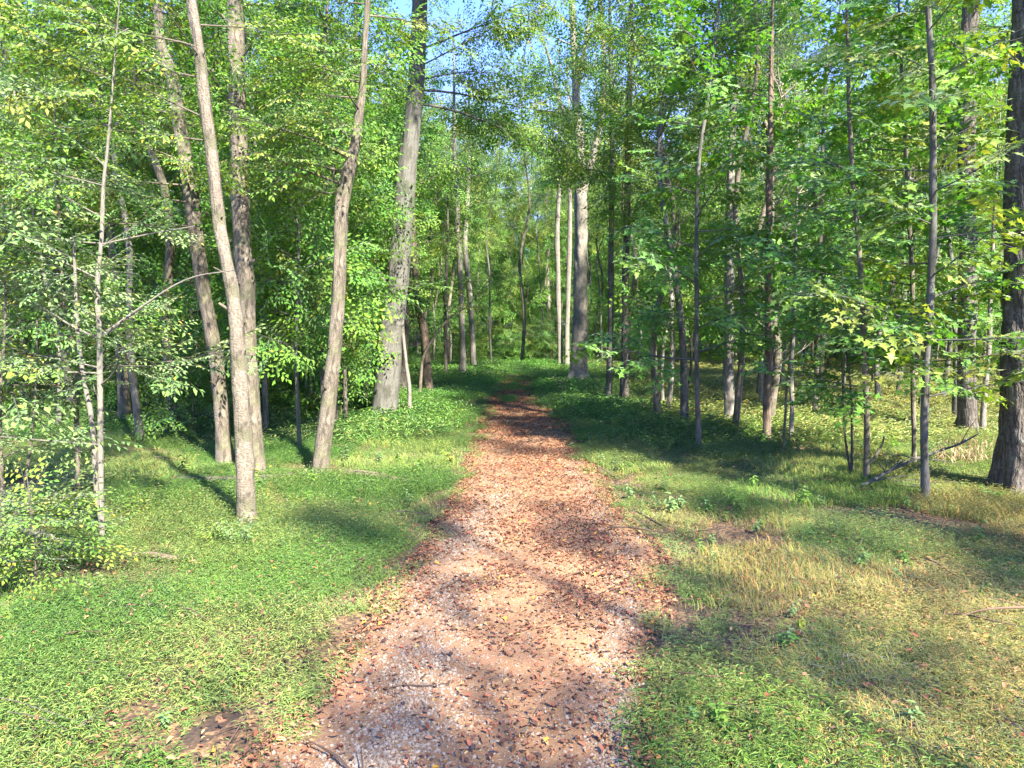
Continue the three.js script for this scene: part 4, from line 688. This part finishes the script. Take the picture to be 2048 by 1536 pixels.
// ---------------------------------------------------------------- weeds, fallen wood
{
  const R = rng(808);
  const weed = (px, py, label, h, pal, n, name = 'weed') => {
    const p = onGround(px, py); p.y = ground(p.x, p.z); const t = thing(name, label, 'weed', p), b = new Buf(), pale = PAL[pal];
    for (let i = 0; i < n; i++) {
      const a = R() * 6.28, ln = 0.15 + R() * 0.5, hh = h * (0.6 + R() * 0.5), O = V((R() - 0.5) * 0.2, 0, (R() - 0.5) * 0.2), T = O.clone().add(V(Math.cos(a) * ln * hh, hh, Math.sin(a) * ln * hh)), col = pale[Math.floor(R() * pale.length)];
      const st = new Buf(); twigInto(st, O, T, 0.004, [0.2, 0.2, 0.08]); part('stem', st.geo(), GRASS, t);
      for (let k = 0; k < 10; k++) { const u = 0.25 + 0.75 * (k + 1) / 10, q = R() * 6.28, d = V(Math.cos(q), 0.3 - R() * 0.4, Math.sin(q)).normalize(), s = V(0, 1, 0).cross(d).normalize(); leafInto(b, O.clone().lerp(T, u), d, s, d.clone().cross(s), 0.05 + R() * 0.06, 0.03, jit(R, col, 0.4), 0.2, 0.25); }
    }
    part('leaves', b.geo(), LEAF, t, 'stuff');
  };
  weed(480, 1110, 'pale leafy weeds at the foot of the front tan trunk', 0.42, 'pale', 12);
  weed(425, 1105, 'arching yellowish weed left of the front tan trunk', 0.36, 'yellow', 8);
  weed(735, 985, 'small pale weed on the grass left of the path', 0.3, 'pale', 4);
  weed(812, 1010, 'single light green weed near the left path edge', 0.26, 'pale', 3);
  weed(1668, 968, 'light green weed left of the fallen bough', 0.42, 'green', 4);
  weed(120, 1010, 'tangled weeds around the foot of the left saplings', 0.7, 'pale', 16);
  weed(270, 1040, 'leafy weeds right of the two-stemmed sapling', 0.55, 'bright', 14);
  weed(1985, 1010, 'green weeds before the root of the huge trunk', 0.3, 'green', 8);
  { // dry upright stalks
    const p = onGround(1925, 935); p.y = ground(p.x, p.z); const t = thing('dry_stalks', 'clump of tall straw-coloured dead stalks left of the huge trunk', 'dry weeds', p), mat = leafMat(0.1, 0); mat.vertexColors = false; mat.color.setRGB(0.45, 0.3, 0.18);
    for (let i = 0; i < 60; i++) { const x = (R() - 0.5) * 1.1, z = (R() - 0.5) * 0.6, h = 0.35 + R() * 0.4, b = new Buf(), O = V(x, 0, z), T = V(x + (R() - 0.5) * 0.25, h, z + (R() - 0.5) * 0.2); twigInto(b, O, T, 0.005, [1, 1, 1]); for (let k = 0; k < 3; k++) { const q = R() * 6.28, d = V(Math.cos(q), -0.5, Math.sin(q)).normalize(), s = V(0, 1, 0).cross(d).normalize(); leafInto(b, O.clone().lerp(T, 0.4 + 0.2 * k), d, s, d.clone().cross(s), 0.15, 0.02, [1, 1, 1], 0.2, 0.3, true); } part('stalk', b.geo(), mat, t); }
  }
  // fallen wood: points [px, py, height above ground, radius]
  const wood = (name, label, cat, list, mat, twigs = 0) => {
    const P = list.map(([x, y, h]) => { const r = ray(x, y), t = (h - EYE) / r.y; return V(r.x * t, h + ground(r.x * t, r.z * t), r.z * t); }), base = P[0].clone(); base.y = 0;
    const t = thing(name, label, cat, base); part('stem', tube(P.map((p) => p.clone().sub(base)), list.map((l) => l[3]), 9, { rows: P.length * 5, rough: list[0][3] * 0.25, seed: Math.round(list[0][0]) % 19 }), mat, t);
    for (let i = 0; i < twigs; i++) { const k = 1 + Math.floor(R() * (P.length - 1)), a = P[k].clone().sub(base), d = V((R() - 0.5) * 1.4, R() * 0.35 - 0.05, (R() - 0.5) * 1).normalize(), l = 0.3 + R() * 0.7; part('twig', tube([a, a.clone().addScaledVector(d, l * 0.5).add(V(0, 0.03, 0)), a.clone().addScaledVector(d, l)], [list[k][3] * 0.5, list[k][3] * 0.35, 0.003], 5, { rows: 4 }), mat, t); }
  };
  wood('fallen_bough', 'long grey fallen bough propped up toward the huge trunk', 'branch', [[1712, 978, 0.06, 0.032], [1735, 968, 0.12, 0.03], [1771, 949, 0.25, 0.028], [1833, 920, 0.5, 0.024], [1921, 891, 0.72, 0.018], [1960, 868, 0.9, 0.008]], BARK.smooth, 9);
  wood('fallen_branch', 'second thinner fallen branch crossing above the long bough', 'branch', [[1840, 925, 0.42, 0.016], [1880, 905, 0.6, 0.015], [1915, 893, 0.68, 0.013], [1935, 880, 0.75, 0.006]], BARK.pale, 2);
  wood('rotten_log', 'weathered brown log in the grass right of the lone curving trunk', 'log', [[692, 950, 0.1, 0.06], [725, 951, 0.12, 0.065], [765, 956, 0.09, 0.06], [800, 962, 0.1, 0.05], [828, 965, 0.06, 0.03]], BARK.stringy, 0);
  wood('buried_log', 'long low log half buried in grass behind the close trio', 'log', [[352, 958, 0.06, 0.05], [420, 962, 0.09, 0.055], [520, 962, 0.07, 0.05], [590, 952, 0.06, 0.035]], BARK.furrowed, 0);
  wood('bleached_log', 'bleached log lying in the sunlit weeds at the left edge', 'log', [[20, 1045, 0.14, 0.05], [60, 1062, 0.16, 0.06], [110, 1075, 0.15, 0.055], [140, 1082, 0.12, 0.025]], BARK.pale, 0);
  wood('brown_log', 'short brown log between the left saplings and the front tan trunk', 'log', [[270, 1108, 0.06, 0.03], [310, 1112, 0.09, 0.042], [350, 1120, 0.08, 0.04], [385, 1118, 0.06, 0.025]], BARK.stringy, 0);
  wood('path_twig', 'thin curved grey twig lying on the near path', 'twig', [[1078, 1413, 0.02, 0.004], [1064, 1435, 0.025, 0.006], [1055, 1452, 0.02, 0.006], [1035, 1470, 0.025, 0.006], [1005, 1482, 0.02, 0.003]], BARK.pale, 1);
  wood('curled_twig', 'curled pale twig in the grass at the lower left corner', 'twig', [[135, 1515, 0.04, 0.008], [150, 1490, 0.07, 0.009], [168, 1470, 0.08, 0.008], [176, 1460, 0.06, 0.005]], BARK.pale, 3);
  for (let i = 0; i < 14; i++) { const x = 1960 + R() * 90, y = 1360 + R() * 130; wood('grey_stick', 'one of the grey sticks heaped at the lower right corner', 'stick', [[x, y, 0.05, 0.007], [x + 25 + R() * 20, y + 25 + R() * 25, 0.08, 0.006], [x + 60 + R() * 30, y + 60 + R() * 40, 0.05, 0.003]], BARK.pale); scene.children.at(-1).userData.group = 'sticks in the lower right corner'; }
  for (let i = 0; i < 34; i++) { const x = 1110 + R() * 100, y = 764 + R() * 14; wood('oak_debris', 'one of the sticks heaped round the foot of the great oak', 'stick', [[x, y, 0.05, 0.03], [x + (R() - 0.5) * 30, y - 3 - R() * 8, 0.25, 0.02], [x + (R() - 0.5) * 46, y - 4 - R() * 10, 0.3, 0.008]], deadWood); scene.children.at(-1).userData.group = 'sticks at the foot of the great oak'; }
  for (let i = 0; i < 16; i++) { const x = 1750 + R() * 230, y = 962 + R() * 30; wood('dead_stick', 'one of the dark sticks lying in litter beside the huge trunk', 'stick', [[x, y, 0.05, 0.012], [x + 30 + R() * 30, y - 4 + R() * 8, 0.1, 0.01], [x + 60 + R() * 50, y - 8 + R() * 14, 0.06, 0.004]], BARK.furrowed); scene.children.at(-1).userData.group = 'sticks beside the huge trunk'; }
  for (const [x0, y0, l, h, nm] of [[1330, 772, 70, 0.12, 'dark fallen branch on the open floor right of the two bare poles'], [1640, 742, 110, 0.2, 'fallen log far back behind the slim dark maple'], [1750, 735, 90, 0.25, 'grey fallen log far back beside the tall thick trunk'], [560, 800, 90, 0.15, 'dark fallen log in the left thicket']]) wood('fallen_log', nm, 'log', [[x0, y0, h, 0.09], [x0 + l * 0.5, y0 + 2, h, 0.08], [x0 + l, y0 - 3, h, 0.05]], deadWood, 2);
}
console.log('all done');
renderer.render(scene, camera);
